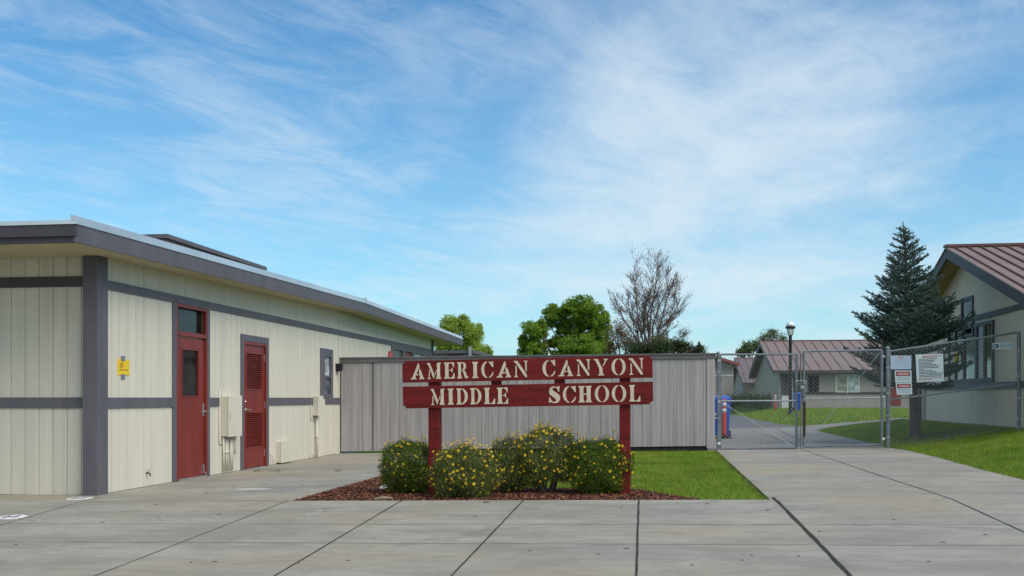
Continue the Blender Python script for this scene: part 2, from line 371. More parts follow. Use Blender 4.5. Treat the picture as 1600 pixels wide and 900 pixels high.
def blades(poly, dens, h, w, m, name, label, thin=None):
    P = scatter(poly, dens)
    if thin is not None: P = P[rng.random(len(P)) < thin(P)]
    n = len(P); z = zgv(P[:, 0], P[:, 1]); a = rng.random(n) * 2 * np.pi; b = rng.random(n) * 2 * np.pi
    pat = .75 + .5 * np.sin(P[:, 0] * 5.1 + 2 * np.sin(P[:, 1] * 3.7)) * np.sin(P[:, 1] * 4.3 + 1.3 * np.sin(P[:, 0] * 6))
    H = h * (.45 + .8 * rng.random(n)) * (.8 + .35 * pat); ln = H * (.2 + .8 * rng.random(n))
    s = np.stack([np.cos(a), np.sin(a), 0 * a], 1) * (w * (.6 + .8 * rng.random(n)))[:, None] / 2
    c = np.stack([P[:, 0], P[:, 1], z - .004], 1); tip = c + np.stack([np.cos(b) * ln, np.sin(b) * ln, H], 1)
    V = np.stack([c - s, c + s, tip], 1).reshape(-1, 3)
    return tag(np_mesh(name, V, 3, m), label, 'grass', kind='stuff')
isl = [(.47, 11.0), (RX + .025, 11.0), (RX + .025, 21.25), (IX + .05, 21.25), (IX + .05, 15.1)] + [g2(*q) for q in ((640, 733), (690, 740.5), (740, 751), (800, 765), (900, 766), (1000, 768), (1040, 775))]
blades(isl, 2600, .045, .007, GRASS, 'lawn_grass', 'short bright grass of the small lawn between the bushes and the wooden fence')
rl = [(4.38, 8), (4.47, 15), (4.62, 18), (4.65, 20.4), (4.62, 21.3), (7.15, 21.3), (12, 17.5), (14, 8)]
blades(rl, 1800, .068, .008, GRASS, 'verge_grass', 'thick bright grass bank in front of the chain link fence on the right')
bl = [(4.66, 21.45), (7.15, 21.45), (7.15, 29.5), (7.6, 33)] + [g2(*q) for q in ((1440, 657.2), (1380, 660.3), (1340, 664), (1300, 669), (1275, 674), (1300, 680.6), (1330, 687.5), (1362, 695))]
def thin(P):
    c = np.hypot((P[:, 0] - 5.9) / 1.2, (P[:, 1] - 23.2) / 1.6); return np.clip((c - .25) * 1.6, .3, 1)
blades(bl, 1100, .06, .010, GRASS, 'lawn_grass', 'grass around the foot of the spruce behind the chain link fence', thin)
fl = [g2(*q) for q in ((1145, 648.0), (1180, 655), (1215, 662), (1250, 666.6), (1320, 661), (1380, 656.8), (1440, 654.2))] + [(14, 50), (14, 64), (4, 64)]
blades(fl, 160, .09, .03, GRASS, 'lawn_grass', 'far lawn between the walkway and the brown roofed building')
soil = [g2(*q) for q in ((1395, 690), (1430, 697), (1490, 688), (1560, 680), (1590, 672), (1540, 668), (1470, 672), (1430, 676))]
drape('bare_soil', soil, .006, paint('bare_soil', (.060, .048, .036), var=.4, sc=(5, 5, 5), rough=.95, bump=.6), 'dark bare soil at the foot of the spruce', 'soil')
drape('soil_edge', [(4.40, 9), (4.47, 15), (4.58, 18), (4.62, 20.4), (4.60, 21.3), (4.78, 21.3), (4.76, 20.4), (4.70, 18), (4.60, 15), (4.52, 9)], .008, JOINT, 'dark strip of earth along the edge of the walkway beside the grass bank', 'soil')

# ------------------------------------------------------------------ siding
def sidingX(mb, X, y0, y1, z0, ztop, holes=(), pitch=.2032, g=.0065, th=.014, off=0, sgn=1):
    """vertical boards on a plane of constant X facing sgn*X; ztop(y)"""
    y = y0 + off - pitch
    while y < y1:
        a, b = max(y + g / 2, y0), min(y + pitch - g / 2, y1); y += pitch
        if b - a < .01: continue
        cuts = sorted({a, b} | {clip(v, a, b) for h in holes for v in (h[0], h[1])})
        for c0, c1 in zip(cuts[:-1], cuts[1:]):
            if c1 - c0 < .002: continue
            mid = (c0 + c1) / 2; segs = [(z0, None)]
            hs = sorted([(h[2], h[3]) for h in holes if h[0] < mid < h[1]])
            cur = z0; out = []
            for h0, h1 in hs:
                if h0 > cur + .003: out.append((cur, h0))
                cur = max(cur, h1)
            if cur < ztop(mid) - .01: out.append((cur, None))
            for s0, s1 in out:
                t0 = s1 if s1 is not None else ztop(c0); t1 = s1 if s1 is not None else ztop(c1)
                Xo = X + sgn * th
                mb.hexa([(X, c0, s0), (Xo, c0, s0), (Xo, c1, s0), (X, c1, s0)], [(X, c0, t0), (Xo, c0, t0), (Xo, c1, t1), (X, c1, t1)])
def sidingY(mb, Y, x0, x1, zb, zt, holes=(), pitch=.2032, g=.010, th=.014, sgn=-1, jit=0):
    x = x0
    while x < x1:
        p = pitch * (1 + jit * (random.random() - .5)); a, b = x + g / 2, min(x + p - g / 2, x1); x += p
        if b - a < .01: continue
        cuts = sorted({a, b} | {clip(v, a, b) for h in holes for v in (h[0], h[1])})
        for c0, c1 in zip(cuts[:-1], cuts[1:]):
            if c1 - c0 < .002: continue
            mid = (c0 + c1) / 2; hs = sorted([(h[2], h[3]) for h in holes if h[0] < mid < h[1]]); cur = None; out = []
            for h0, h1 in hs:
                if h0 > (cur if cur is not None else zb(mid)) + .003: out.append((cur, h0))
                cur = h1
            if (cur if cur is not None else zb(mid)) < zt(mid) - .01: out.append((cur, None))
            for s0, s1 in out:
                b0 = s0 if s0 is not None else zb(c0); b1 = s0 if s0 is not None else zb(c1)
                t0 = s1 if s1 is not None else zt(c0); t1 = s1 if s1 is not None else zt(c1); Yo = Y + sgn * th
                mb.hexa([(c0, Yo, b0), (c1, Yo, b1), (c1, Y, b1), (c0, Y, b0)], [(c0, Yo, t0), (c1, Yo, t1), (c1, Y, t1), (c0, Y, t0)])
# ------------------------------------------------------------------ left school building
B = thing('school_building', (-6.85, 11.8, 0), 'long cream school building with grey trim, flat eaves and two red doors on the left', 'building', 'school buildings')
YF, YE = 11.86, onX(675, 622, WX).y
RY0, RYM, RY1 = 10.5, 21.7, 32.9
def sof(y): return 2.93 + (.155 * (1 - abs(y - RYM) / (RYM - RY0)))
EX = -6.36; LX = -24.0
WB = WX - .12
m = MB(); m.hexa([(LX, YF, -.1), (WB, YF, -.1), (WB, YE, -.1), (LX, YE, -.1)], [(LX, YF, 2.93), (WB, YF, 2.93), (WB, YE, 2.93), (LX, YE, 2.93)])
for a, b in ((YF, RYM), (RYM, YE)):
    m.hexa([(LX, a, 2.93), (WX - .002, a, 2.93), (WX - .002, b, 2.93), (LX, b, 2.93)], [(LX, a, sof(a) + .02), (WX - .002, a, sof(a) + .02), (WX - .002, b, sof(b) + .02), (LX, b, sof(b) + .02)])
mwall = m
d1 = (wy(272.7), wy(321.5)); d2 = (wy(378.5), wy(414.5)); w1 = (wy(499), wy(518)); cl = (wy(610), wy(673))
holes = [(d1[0], d1[1], -.1, 2.56), (d2[0], d2[1], -.1, 2.15), (w1[0], w1[1], 1.21, 2.22), (cl[0], cl[1], 1.9, 2.56)]
def leafbox(mm, y0, y1, z0, z1, hs, xa, xb):
    ys = sorted({y0, y1} | {v for h in hs for v in h[:2]}); zs = sorted({z0, z1} | {v for h in hs for v in h[2:]})
    for a, b in zip(ys[:-1], ys[1:]):
        for c, d in zip(zs[:-1], zs[1:]):
            if any(h[0] <= a and b <= h[1] and h[2] <= c and d <= h[3] for h in hs): continue
            mm.box(xa, xb, a, b, c, d)
leafbox(mwall, YF, YE, -.1, 2.929, holes, WB + .001, WX - .002); mwall.build('wall', CREAM_P, B)
m = MB(); sidingX(m, WX, YF, YE, .014, sof, holes); s = m.build('siding', CREAM, B, bevel=.002)
m = MB(); sidingY(m, YF, LX, WX, lambda x: -.01, lambda x: 2.96, pitch=.186 * 1.02, g=.008); m.build('siding', CREAM, B)
# foundation strip
m = MB(); m.box(WX, WX + .012, YF, YE, -.3, .013); m.box(LX, WX, YF - .012, YF, -.4, -.012); m.build('foundation', paint('foundation_grey', (.2, .2, .205), var=.2), B)
# trim bands
X0 = WX + .014
m = MB(); m.box(X0, X0 + .022, YF - .03, YE, 2.56, 2.672); m.build('trim_band', TRIM, B, bevel=.003)
m = MB()
for a, b in ((YF - .03, wy(267)), (wy(325), wy(340)), (wy(417.5), wy(487.5)), (wy(507), wy(530.5))):
    m = MB(); m.box(X0, X0 + .022, a, b, 1.075, 1.208); m.build('trim_band', TRIM, B, bevel=.003)
m = MB(); m.box(LX, WX - .1, YF - .036, YF - .014, 2.585, 2.715); m.build('trim_band', TRIMD, B, bevel=.003)
m = MB(); m.box(LX, WX - .1, YF - .036, YF - .014, 1.075, 1.208); m.build('trim_band', TRIM, B, bevel=.003)
# corner posts
cp = onX(152, 622, -6.80)
m = MB(); m.box(-6.80, -6.995, cp.y, YF + .06, -.05, sof(YF) + .005); m.build('corner_post', TRIM, B, bevel=.004)
m = MB(); m.box(WX - .1, -6.80, YE - .15, YE + .02, .0, sof(YE) + .005); m.build('corner_post', TRIMD, B, bevel=.004)
# vertical panel seams
for px in (527, 588):
    m = MB(); m.box(X0 - .002, X0 + .0015, wy(px), wy(px) + .012, .04, sof(wy(px))); m.build('panel_seam', TRIM, B)
# roof
def ribbon(y0, y1, fn, name, mt, parent, bevel=0):
    mm = MB()
    for a, b in ((y0, RYM), (RYM, y1)): fn(mm, a, b)
    return mm.build(name, mt, parent, bevel=bevel)
FH, LH = .185, .105
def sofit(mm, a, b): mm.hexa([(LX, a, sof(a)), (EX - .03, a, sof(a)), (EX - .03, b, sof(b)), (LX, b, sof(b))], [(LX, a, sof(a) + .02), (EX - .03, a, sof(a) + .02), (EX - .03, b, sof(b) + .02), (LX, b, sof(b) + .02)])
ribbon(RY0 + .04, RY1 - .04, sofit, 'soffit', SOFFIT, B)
def fasc(mm, a, b): mm.hexa([(EX - .03, a, sof(a) - .012), (EX, a, sof(a) - .012), (EX, b, sof(b) - .012), (EX - .03, b, sof(b) - .012)], [(EX - .03, a, sof(a) + FH), (EX + .012, a, sof(a) + FH), (EX + .012, b, sof(b) + FH), (EX - .03, b, sof(b) + FH)])
ribbon(RY0 - .02, RY1, fasc, 'fascia', TRIM, B)
m = MB(); m.box(LX, EX + .012, RY0 - .035, RY0, sof(RY0) + .055, sof(RY0) + FH); m.build('fascia', TRIMD, B, bevel=.003)
m = MB(); m.box(LX, EX - .04, RY0, RY0 + .04, sof(RY0) - .012, sof(RY0) + .06); m.build('fascia', TRIMD, B)
m = MB(); m.box(LX, EX + .012, RY1, RY1 + .03, sof(RY1) - .01, sof(RY1) + FH); m.build('fascia', TRIMD, B)
def flash(mm, a, b):
    z0, z1 = sof(a) + FH, sof(b) + FH
    mm.hexa([(EX - .05, a, z0 + .001), (EX + .022, a, z0 + .001), (EX + .022, b, z1 + .001), (EX - .05, b, z1 + .001)], [(EX - .06, a, z0 + LH), (EX - .035, a, z0 + LH), (EX - .035, b, z1 + LH), (EX - .06, b, z1 + LH)])
for a, b in ((RY0 - .03, 17.2), (17.2, 19.6), (19.6, RYM - .02), (RYM + .02, 27.4), (27.4, RY1 + .02)):
    mm = MB(); flash(mm, a, b - .006); mm.build('roof_flashing', FLASH, B)
m = MB(); z0 = sof(RYM) + FH; m.box(EX - .05, EX + .024, RYM - .03, RYM + .03, z0 - .0, z0 + LH + .012); m.build('roof_flashing', FLASH, B)
m = MB(); z0 = sof(RY0) + FH + .001; m.hexa([(LX, RY0 - .045, z0), (EX + .022, RY0 - .045, z0), (EX + .022, RY0 - .0, z0), (LX, RY0, z0)], [(LX, RY0 - .02, z0 + .05), (EX - .03, RY0 - .02, z0 + .05), (EX - .03, RY0, z0 + .05), (LX, RY0, z0 + .05)]); m.build('roof_flashing', FLASH, B)
def rooft(mm, a, b): mm.hexa([(LX, a, sof(a) + .021), (EX - .06, a, sof(a) + .021), (EX - .06, b, sof(b) + .021), (LX, b, sof(b) + .021)], [(LX, a, sof(a) + FH + .04), (EX - .06, a, sof(a) + FH + .04), (EX - .06, b, sof(b) + FH + .04), (LX, b, sof(b) + FH + .04)])
ribbon(RY0 + .001, RY1 - .001, rooft, 'roof', ROOFT, B)
my0, my1 = onX(260, 365, -8.0).y, onX(413, 417, -8.0).y; mz = onX(260, 366, -8.0).z
m = MB(); m.box(-13, -8.0, my0, my1, 3.2, mz - .07); mo = m.build('roof_monitor', paint('monitor_brown', (.13, .10, .11), var=.15, sc=(6, 6, 1)), B)
m = MB(); m.box(-13.1, -7.96, my0 - .04, my1 + .04, mz - .07, mz); m.build('cap', TRIM, mo)
# door with transom
def door_frame(parent, y0, y1, z1, w=.05): 
    mm = MB(); a, b = WX - .03, WX + .03
    mm.box(a, b, y0, y0 + w, .01, z1); mm.box(a, b, y1 - w, y1, .01, z1); mm.box(a, b, y0 + w, y1 - w, z1 - w, z1)
    return mm.build('door_frame', RED, parent, bevel=.003)
def leafbox(mm, y0, y1, z0, z1, hs, xa, xb):
    ys = sorted({y0, y1} | {v for h in hs for v in h[:2]}); zs = sorted({z0, z1} | {v for h in hs for v in h[2:]})
    for a, b in zip(ys[:-1], ys[1:]):
        for c, d in zip(zs[:-1], zs[1:]):
            if any(h[0] <= a and b <= h[1] and h[2] <= c and d <= h[3] for h in hs): continue
            mm.box(xa, xb, a, b, c, d)
D1 = MB(); ya, yb = d1[0] + .05, d1[1] - .05
v0, v1 = wy(284.5), wy(309.5)
leafbox(D1, ya + .003, yb - .003, .04, 2.085, [(v0, v1, 1.235, 1.905)], WX - .045, WX + .002)
D1 = D1.build('door', RED, B); D1['label'] = 'red door with a tall dark window, lever handle and transom above'
door_frame(D1, d1[0], d1[1], 2.56)
mm = MB(); mm.box(WX - .03, WX + .03, ya, yb, 2.10, 2.165); mm.build('transom_bar', RED, D1, bevel=.003)
mm = MB(); mm.box(WX - .028, WX - .02, v0, v1, 1.235, 1.905); mm.build('pane', GLASS, D1)
mm = MB(); mm.box(WX - .06, WX - .05, ya, yb, 2.165, 2.51); mm.build('pane', GLASS, D1)
mm = MB(); 
for (a, b, c, d) in ((v0 - .02, v0, 1.215, 1.925), (v1, v1 + .02, 1.215, 1.925), (v0, v1, 1.215, 1.235), (v0, v1, 1.905, 1.925)): mm.box(WX + .002, WX + .009, a, b, c, d)
mm.build('window_frame', RED, D1)
mm = MB(); yh = wy(316.8); mm.box(WX + .002, WX + .012, yh - .025, yh + .03, .93, 1.12); mm.tube([(WX + .012, yh + .01, 1.0), (WX + .055, yh + .01, 1.0), (WX + .06, yh - .1, .995)], .009, 8); mm.build('handle', SILVER, D1)
for z in (.35, 1.03, 1.86):
    mm = MB(); mm.box(WX + .002, WX + .014, ya - .015, ya + .012, z - .06, z + .06); mm.build('hinge', GALV, D1)
mm = MB(); mm.box(WX - .03, WX + .05, ya, yb, .0, .036); mm.build('threshold', SILVER, D1)
mm = MB(); mm.box(WX + .002, WX + .03, yb - .09, yb - .06, .06, .2); mm.box(WX + .002, WX + .06, yb - .1, yb - .05, .06, .085); mm.build('door_holder', SILVER, D1)
for a, b in ((wy(267), d1[0]), (d1[1], wy(325))):
    m = MB(); m.box(X0, X0 + .02, a, b, .01, 2.56); m.build('door_trim', TRIM, B, bevel=.003)
# louvred door
D2 = MB(); ya, yb = d2[0] + .05, d2[1] - .05; v0, v1 = wy(384.5), wy(408.5)
leafbox(D2, ya + .003, yb - .003, .02, 2.10, [(v0, v1, 1.35, 1.95), (v0, v1, .365, .943)], WX - .04, WX + .004)
D2 = D2.build('door', RED, B); D2['label'] = 'narrower red door with two louvred vents'
door_frame(D2, d2[0], d2[1], 2.15)
for z0, z1 in ((1.35, 1.95), (.365, .943)):
    mm = MB(); n = int((z1 - z0) / .032)
    for i in range(n):
        z = z0 + (i + .5) * (z1 - z0) / n
        mm.hexa([(WX - .035, v0, z + .006), (WX + .003, v0, z - .014), (WX + .003, v1, z - .014), (WX - .035, v1, z + .006)], [(WX - .035, v0, z + .012), (WX + .003, v0, z - .006), (WX + .003, v1, z - .006), (WX - .035, v1, z + .012)])
    for (a, b, c, d) in ((v0 - .02, v0, z0 - .02, z1 + .02), (v1, v1 + .02, z0 - .02, z1 + .02), (v0, v1, z0 - .02, z0), (v0, v1, z1, z1 + .02)): mm.box(WX + .004, WX + .012, a, b, c, d)
    mm.box(WX - .045, WX - .041, v0, v1, z0, z1)
    mm.build('louvre', RED, D2)
mm = MB(); yh = wy(383.3); mm.box(WX + .004, WX + .014, yh - .04, yh + .02, .98, 1.04); mm.tube([(WX + .014, yh, 1.01), (WX + .055, yh, 1.01), (WX + .06, yh + .11, 1.0)], .009, 8); mm.build('handle', SILVER, D2)
mm = MB(); mm.lathe((WX + .01, yh - .02, 1.14), [(.018, -.01), (.02, 0), (.012, .012)], 10); mm.build('lock', SILVER, D2)
for z in (.25, 1.08, 1.9):
    mm = MB(); mm.box(WX + .004, WX + .016, yb - .012, yb + .015, z - .06, z + .06); mm.build('hinge', GALV, D2)
for a, b, c, d in ((wy(374), d2[0], .01, 2.15), (d2[1], wy(417.5), .01, 2.15), (wy(374), wy(417.5), 2.15, 2.26)):
    m = MB(); m.box(X0, X0 + .02, a, b, c, d); m.build('door_trim', TRIM, B, bevel=.003)
# small window
def window(parent, y0, y1, z0, z1, fw, panes, mats, X=WX, name='window', fm=TRIM, sgn=1):
    """panes: list of (y0,y1,z0,z1)"""
    mm = MB(); leafbox(mm, y0, y1, z0, z1, panes, X - sgn * .03, X + sgn * .036)
    w = mm.build(name, fm, parent)
    for (a, b, c, d), mt in zip(panes, mats):
        mm = MB(); mm.box(X - sgn * .02, X - sgn * .01, a, b, c, d); mm.build('pane', mt, w)
    return w
a, b = wy(505), wy(515)
w = window(B, w1[0], w1[1], 1.21, 2.22, .05, [(a, b, 1.28, 1.62), (a, b, 1.67, 2.06)], [BLIND, GLASSP]); w['label'] = 'tall narrow window with grey trim beside the fence'  # upper pane: reflected sky put into the pale glass colour
cy = [wy(x) for x in (613, 628, 631.5, 643, 646, 659, 661.5, 671)]
w = window(B, cl[0], cl[1], 1.9, 2.56, .05, [(cy[0], cy[1], 1.95, 2.47), (cy[2], cy[3], 1.95, 2.47), (cy[4], cy[5], 1.95, 2.47), (cy[6], cy[7], 1.95, 2.47)], [GLASSG, RED, GLASSP, GLASSP])
w['label'] = 'row of clerestory windows with one red panel above the wooden fence'
# wall fittings ------------------------------------------------------
def wallbox(name, px0, pxf, px1, y0, y1, d, label, cat, mt=CREAM_P, zlow=None):
    ya = wy(px0); z1 = wz(px0, y0); z0 = wz(px0, y1) if zlow is None else zlow
    yb = onX(px1, 622, X0 + d).y
    t = thing(name, (X0, (ya + yb) / 2, z0), label, cat)
    mm = MB(); mm.box(X0 - .001, X0 + d - .012, ya, yb, z0, z1); mm.build('body', mt, t, bevel=.006)
    mm = MB(); mm.box(X0 + d - .012, X0 + d, ya - .008, yb + .008, z0 - .008, z1 + .008); mm.build('cover', mt, t, bevel=.004)
    return t, ya, yb, z0, z1
t, ya, yb, z0, z1 = wallbox('electrical_cabinet', 344, 353, 378, 619, 682, .13, 'large cream electrical cabinet on the wall between the two red doors', 'electrical box')
mm = MB(); mm.box(X0 + .14, X0 + .146, ya + .03, ya + .05, (z0 + z1) / 2 - .04, (z0 + z1) / 2 + .04); mm.build('latch', CREAM_P, t)
for i, f in enumerate((.06, .2, .38, .55, .72, .88)):
    y = ya + (yb - ya) * f; mm = MB(); r = (.016, .02, .014, .018, .014, .012)[i]; off = .03 + .01 * (i % 2)
    mm.tube([(X0 + off, y, z0 - .005), (X0 + off, y, .04 if i < 5 else .3)], r, 8)
    if i in (1, 2): mm.tube([(X0 + off, y, .32), (X0 + off, y, .36)], r + .006, 8)
    mm.build('conduit', CREAM_P, t, smooth=True)
mm = MB(); mm.box(X0, X0 + .02, ya + .05, yb, .325, .35); mm.build('conduit_strap', CREAM_P, t)
t2 = thing('wall_conduit', (X0, wy(340), 0), 'thin cream conduit bent along the wall left of the large cabinet', 'pipe')
yy = wy(340); mm = MB(); mm.tube([(X0 + .012, yy, 1.35), (X0 + .012, yy, .50), (X0 + .012, yy + .02, .48), (X0 + .012, ya + .05, .48)], .009, 8); mm.build('pipe', CREAM_P, t2, smooth=True)
t, ya, yb, z0, z1 = wallbox('meter_box', 487, 494.5, 505, 619, 649.5, .12, 'small cream meter box under the narrow window with one pipe below', 'electrical box')
mm = MB(); y = ya + .13; mm.tube([(X0 + .05, y, z0), (X0 + .05, y, .02)], .022, 8); mm.tube([(X0 + .05, y, .40), (X0 + .05, y, .46)], .03, 8); mm.build('conduit', CREAM_P, t, smooth=True)
mm = MB(); mm.tube([(X0 + .012, ya - .12, 1.34), (X0 + .012, ya - .12, .77), (X0 + .012, ya + .08, .77), (X0 + .03, ya + .1, .77)], .009, 8); mm.build('conduit', CREAM_P, t, smooth=True)
wallbox('utility_box', 430, 437, 459, 690, 723, .10, 'low cream utility cover standing on the pavement against the wall', 'utility box', zlow=.035)
# hose bibs
t = thing('hose_bib', (X0, wy(419), .2), 'small white bent pipe at the foot of the louvred door', 'pipe')
y = wy(420); mm = MB(); mm.tube([(X0, y, .2), (X0 + .03, y, .215), (X0 + .05, y + .03, .2), (X0 + .05, y + .05, .04)], .010, 8); mm.build('pipe', WHITE, t, smooth=True)
t = thing('hose_tap', (X0, wy(227), .2), 'small brass garden tap low on the wall near the corner', 'tap')
y = wy(227); mm = MB(); mm.tube([(X0, y, .19), (X0 + .05, y, .19), (X0 + .06, y, .15)], .011, 8); mm.build('spout', paint('brass_old', (.12, .09, .05), metal=.6), t, smooth=True)
mm = MB(); mm.lathe((X0 + .04, y, .205), [(.006, 0), (.006, .02), (.022, .022), (.022, .03)], 10); mm.build('tap_handle', GALV, t)
# yellow notice
ya, yb = wy(181.5), wy(200); z0, z1 = wz(190, 586.5), wz(190, 561)
t = thing('notice', (X0, (ya + yb) / 2, z0), 'bright yellow paper notice taped to the cream wall near the corner', 'notice')
mm = MB(); mm.hexa([(X0 + .001, ya, z0), (X0 + .004, ya, z0), (X0 + .009, yb, z0 + .004), (X0 + .006, yb, z0 + .004)], [(X0 + .001, ya, z1), (X0 + .004, ya, z1), (X0 + .006, yb, z1 - .002), (X0 + .003, yb, z1 - .002)]); mm.build('paper', YELLOW, t)
yc = (ya + yb) / 2 - .02
for zz in (z1 - .025, z0 - .05):
    mm = MB(); mm.box(X0 + .006, X0 + .011, yc - .04, yc + .05, zz, zz + .065); mm.build('tape', TAPE, t)
mm = MB(); mm.box(X0 + .0085, X0 + .0095, ya + .04, yb - .04, z0 + .065, z0 + .078)
for i in range(4): mm.box(X0 + .0085, X0 + .0095, ya + .05, ya + .13 + .02 * (i % 2), z0 + .1 + i * .018, z0 + .106 + i * .018)
mm.build('print', paint('notice_print', (.42, .22, .02), bump=0), t)
# wall lamp at fence corner, alarm bell
t = thing('wall_lamp', (WX, wy(531), wz(531, 575)), 'small black square wall lamp where the fence meets the cream wall', 'lamp')
y = wy(531) - .35; z = wz(531, 576); mm = MB(); mm.box(X0, X0 + .12, y, y + .16, z - .02, z + .10); mm.build('housing', BLACK, t, bevel=.01)
mm = MB(); mm.hexa([(X0 + .02, y + .01, z - .07), (X0 + .09, y + .01, z - .07), (X0 + .09, y + .15, z - .07), (X0 + .02, y + .15, z - .07)], [(X0 + .005, y + .005, z - .021), (X0 + .115, y + .005, z - .021), (X0 + .115, y + .155, z - .021), (X0 + .005, y + .155, z - .021)]); mm.build('shade', BLACK, t)
t = thing('alarm_bell', (X0, wy(607.5), 2.25), 'small red alarm bell on the wall above the fence', 'alarm bell')
y = wy(607.5); mm = MB(); mm.tube([(X0, y, 2.25), (X0 + .05, y, 2.25), (X0 + .09, y, 2.25)], [.14, .14, .06], 14); mm.build('bell', INKR, t, smooth=True); mm = MB(); mm.box(X0, X0 + .03, y - .08, y + .08, 2.10, 2.4); mm.build('back_plate', INKR, t)
# ------------------------------------------------------------------ wooden fence
FY = 21.4; fx1 = onY(1117, 622, FY).x
FN = thing('wooden_fence', (-2.8, FY, 0), 'grey painted board fence with a darker cap behind the school sign', 'fence')
ftop = lambda x: 2.045 + .0055 * (x + 6.8)
fbot = lambda x: .05 + .019 * (x + 6.8) + (.02 if x > -5 else 0)
m = MB(); sidingY(m, FY, WX + .04, fx1 - .18, fbot, ftop, pitch=.205, g=.0055, jit=.5, th=.016); m.build('boards', FENCEW, FN)
m = MB(); m.hexa([(WX + .02, FY, .12), (fx1 - .1, FY, .24), (fx1 - .1, FY + .1, .24), (WX + .02, FY + .1, .12)], [(WX + .02, FY, 2.0), (fx1 - .1, FY, 2.04), (fx1 - .1, FY + .1, 2.04), (WX + .02, FY + .1, 2.0)]); m.build('backing', DARKWOOD, FN)
def tl(mm, x0, x1, dz0, dz1, ya, yb): mm.hexa([(x0, ya, ftop(x0) + dz0), (x1, ya, ftop(x1) + dz0), (x1, yb, ftop(x1) + dz0), (x0, yb, ftop(x0) + dz0)], [(x0, ya, ftop(x0) + dz1), (x1, ya, ftop(x1) + dz1), (x1, yb, ftop(x1) + dz1), (x0, yb, ftop(x0) + dz1)])
m = MB(); tl(m, WX + .02, fx1 + .02, -.08, .0, FY - .042, FY - .016); m.build('cap_facing', FENCEC, FN, bevel=.003)
m = MB(); tl(m, WX + .02, fx1 + .04, .001, .035, FY - .055, FY + .13); m.build('cap', FENCEC, FN, bevel=.004)
m = MB(); m.box(fx1 - .17, fx1, FY - .03, FY + .14, .17, 2.088); m.build('end_board', FENCEW, FN, bevel=.004)
m = MB(); xg = onY(583, 622, FY).x; m.box(xg - .008, xg + .008, FY - .021, FY - .0165, fbot(xg), 1.97); m.build('seam', DARKWOOD, FN)
m = MB(); m.box(fx1 - .15, fx1 + .0, FY - .06, FY + .14, -.05, .168); m.build('concrete_footing', CONC2, FN)
m = MB(); m.hexa([(-4.0, FY + .02, 0), (fx1 - .15, FY + .02, .0), (fx1 - .15, FY + .06, 0), (-4.0, FY + .06, 0)], [(-4.0, FY + .02, .2), (fx1 - .15, FY + .02, .26), (fx1 - .15, FY + .06, .26), (-4.0, FY + .06, .2)]); m.build('shade_skirt', DARKWOOD, FN)  # added dark skirt standing in for the shade in the gap under the boards
# ------------------------------------------------------------------ school sign
SY = 11.66
A0 = onY(629, 598, SY); A1 = onY(1020, 590, SY)
su = (A1 - A0); SL = su.length; su.normalize(); sv = Vector((-su.z, 0, su.x)); PXS = SL / 391.0
def SP(u, v, d):   # u,v in photo pixels along the boards, d towards the viewer (metres)
    p = A0 + su * (u * PXS) + sv * (v * PXS); return (p.x, SY - d, p.z)
SG = thing('school_sign', (onY(825, 622, SY).x, SY, .1), 'wide dark red wooden sign on two posts reading American Canyon Middle School', 'sign')
def board(poly):
    mm = MB(); mm.prism(poly, SP, -.038, 0); return mm.build('board', SIGNRED, SG, tri=True, bevel=.003)
b1 = board([(0, 0), (391, 0), (391, 29), (387.5, 30.5), (386, 34), (4, 34), (3, 30.5), (0, 29.5)])
b1['label'] = 'upper board reading American Canyon'
V2 = -41.2
b2 = board([(0, 35 + V2), (0, 5 + V2), (3.5, 4 + V2), (5, .5 + V2), (385, .5 + V2), (386.5, 4 + V2), (391, 5.5 + V2), (391, 35 + V2)])
b2['label'] = 'lower board reading Middle School'
def post_at(pxa, pxb, z0, z1, name, d0=-.04, dep=.135):
    xa, xb = onY(pxa, 622, SY).x, onY(pxb, 622, SY).x
    mm = MB(); mm.box(xa, xb, SY - d0 + 0, SY - d0 + dep, z0, z1); return mm.build(name, SIGNRED, SG, bevel=.005)
post_at(668, 685.5, -.1, 1.57, 'post'); post_at(967.5, 984.5, -.1, 1.62, 'post')
post_at(766.5, 782.5, 1.20, 1.5, 'cleat', dep=.04); post_at(865.5, 882, 1.22, 1.5, 'cleat', dep=.04)
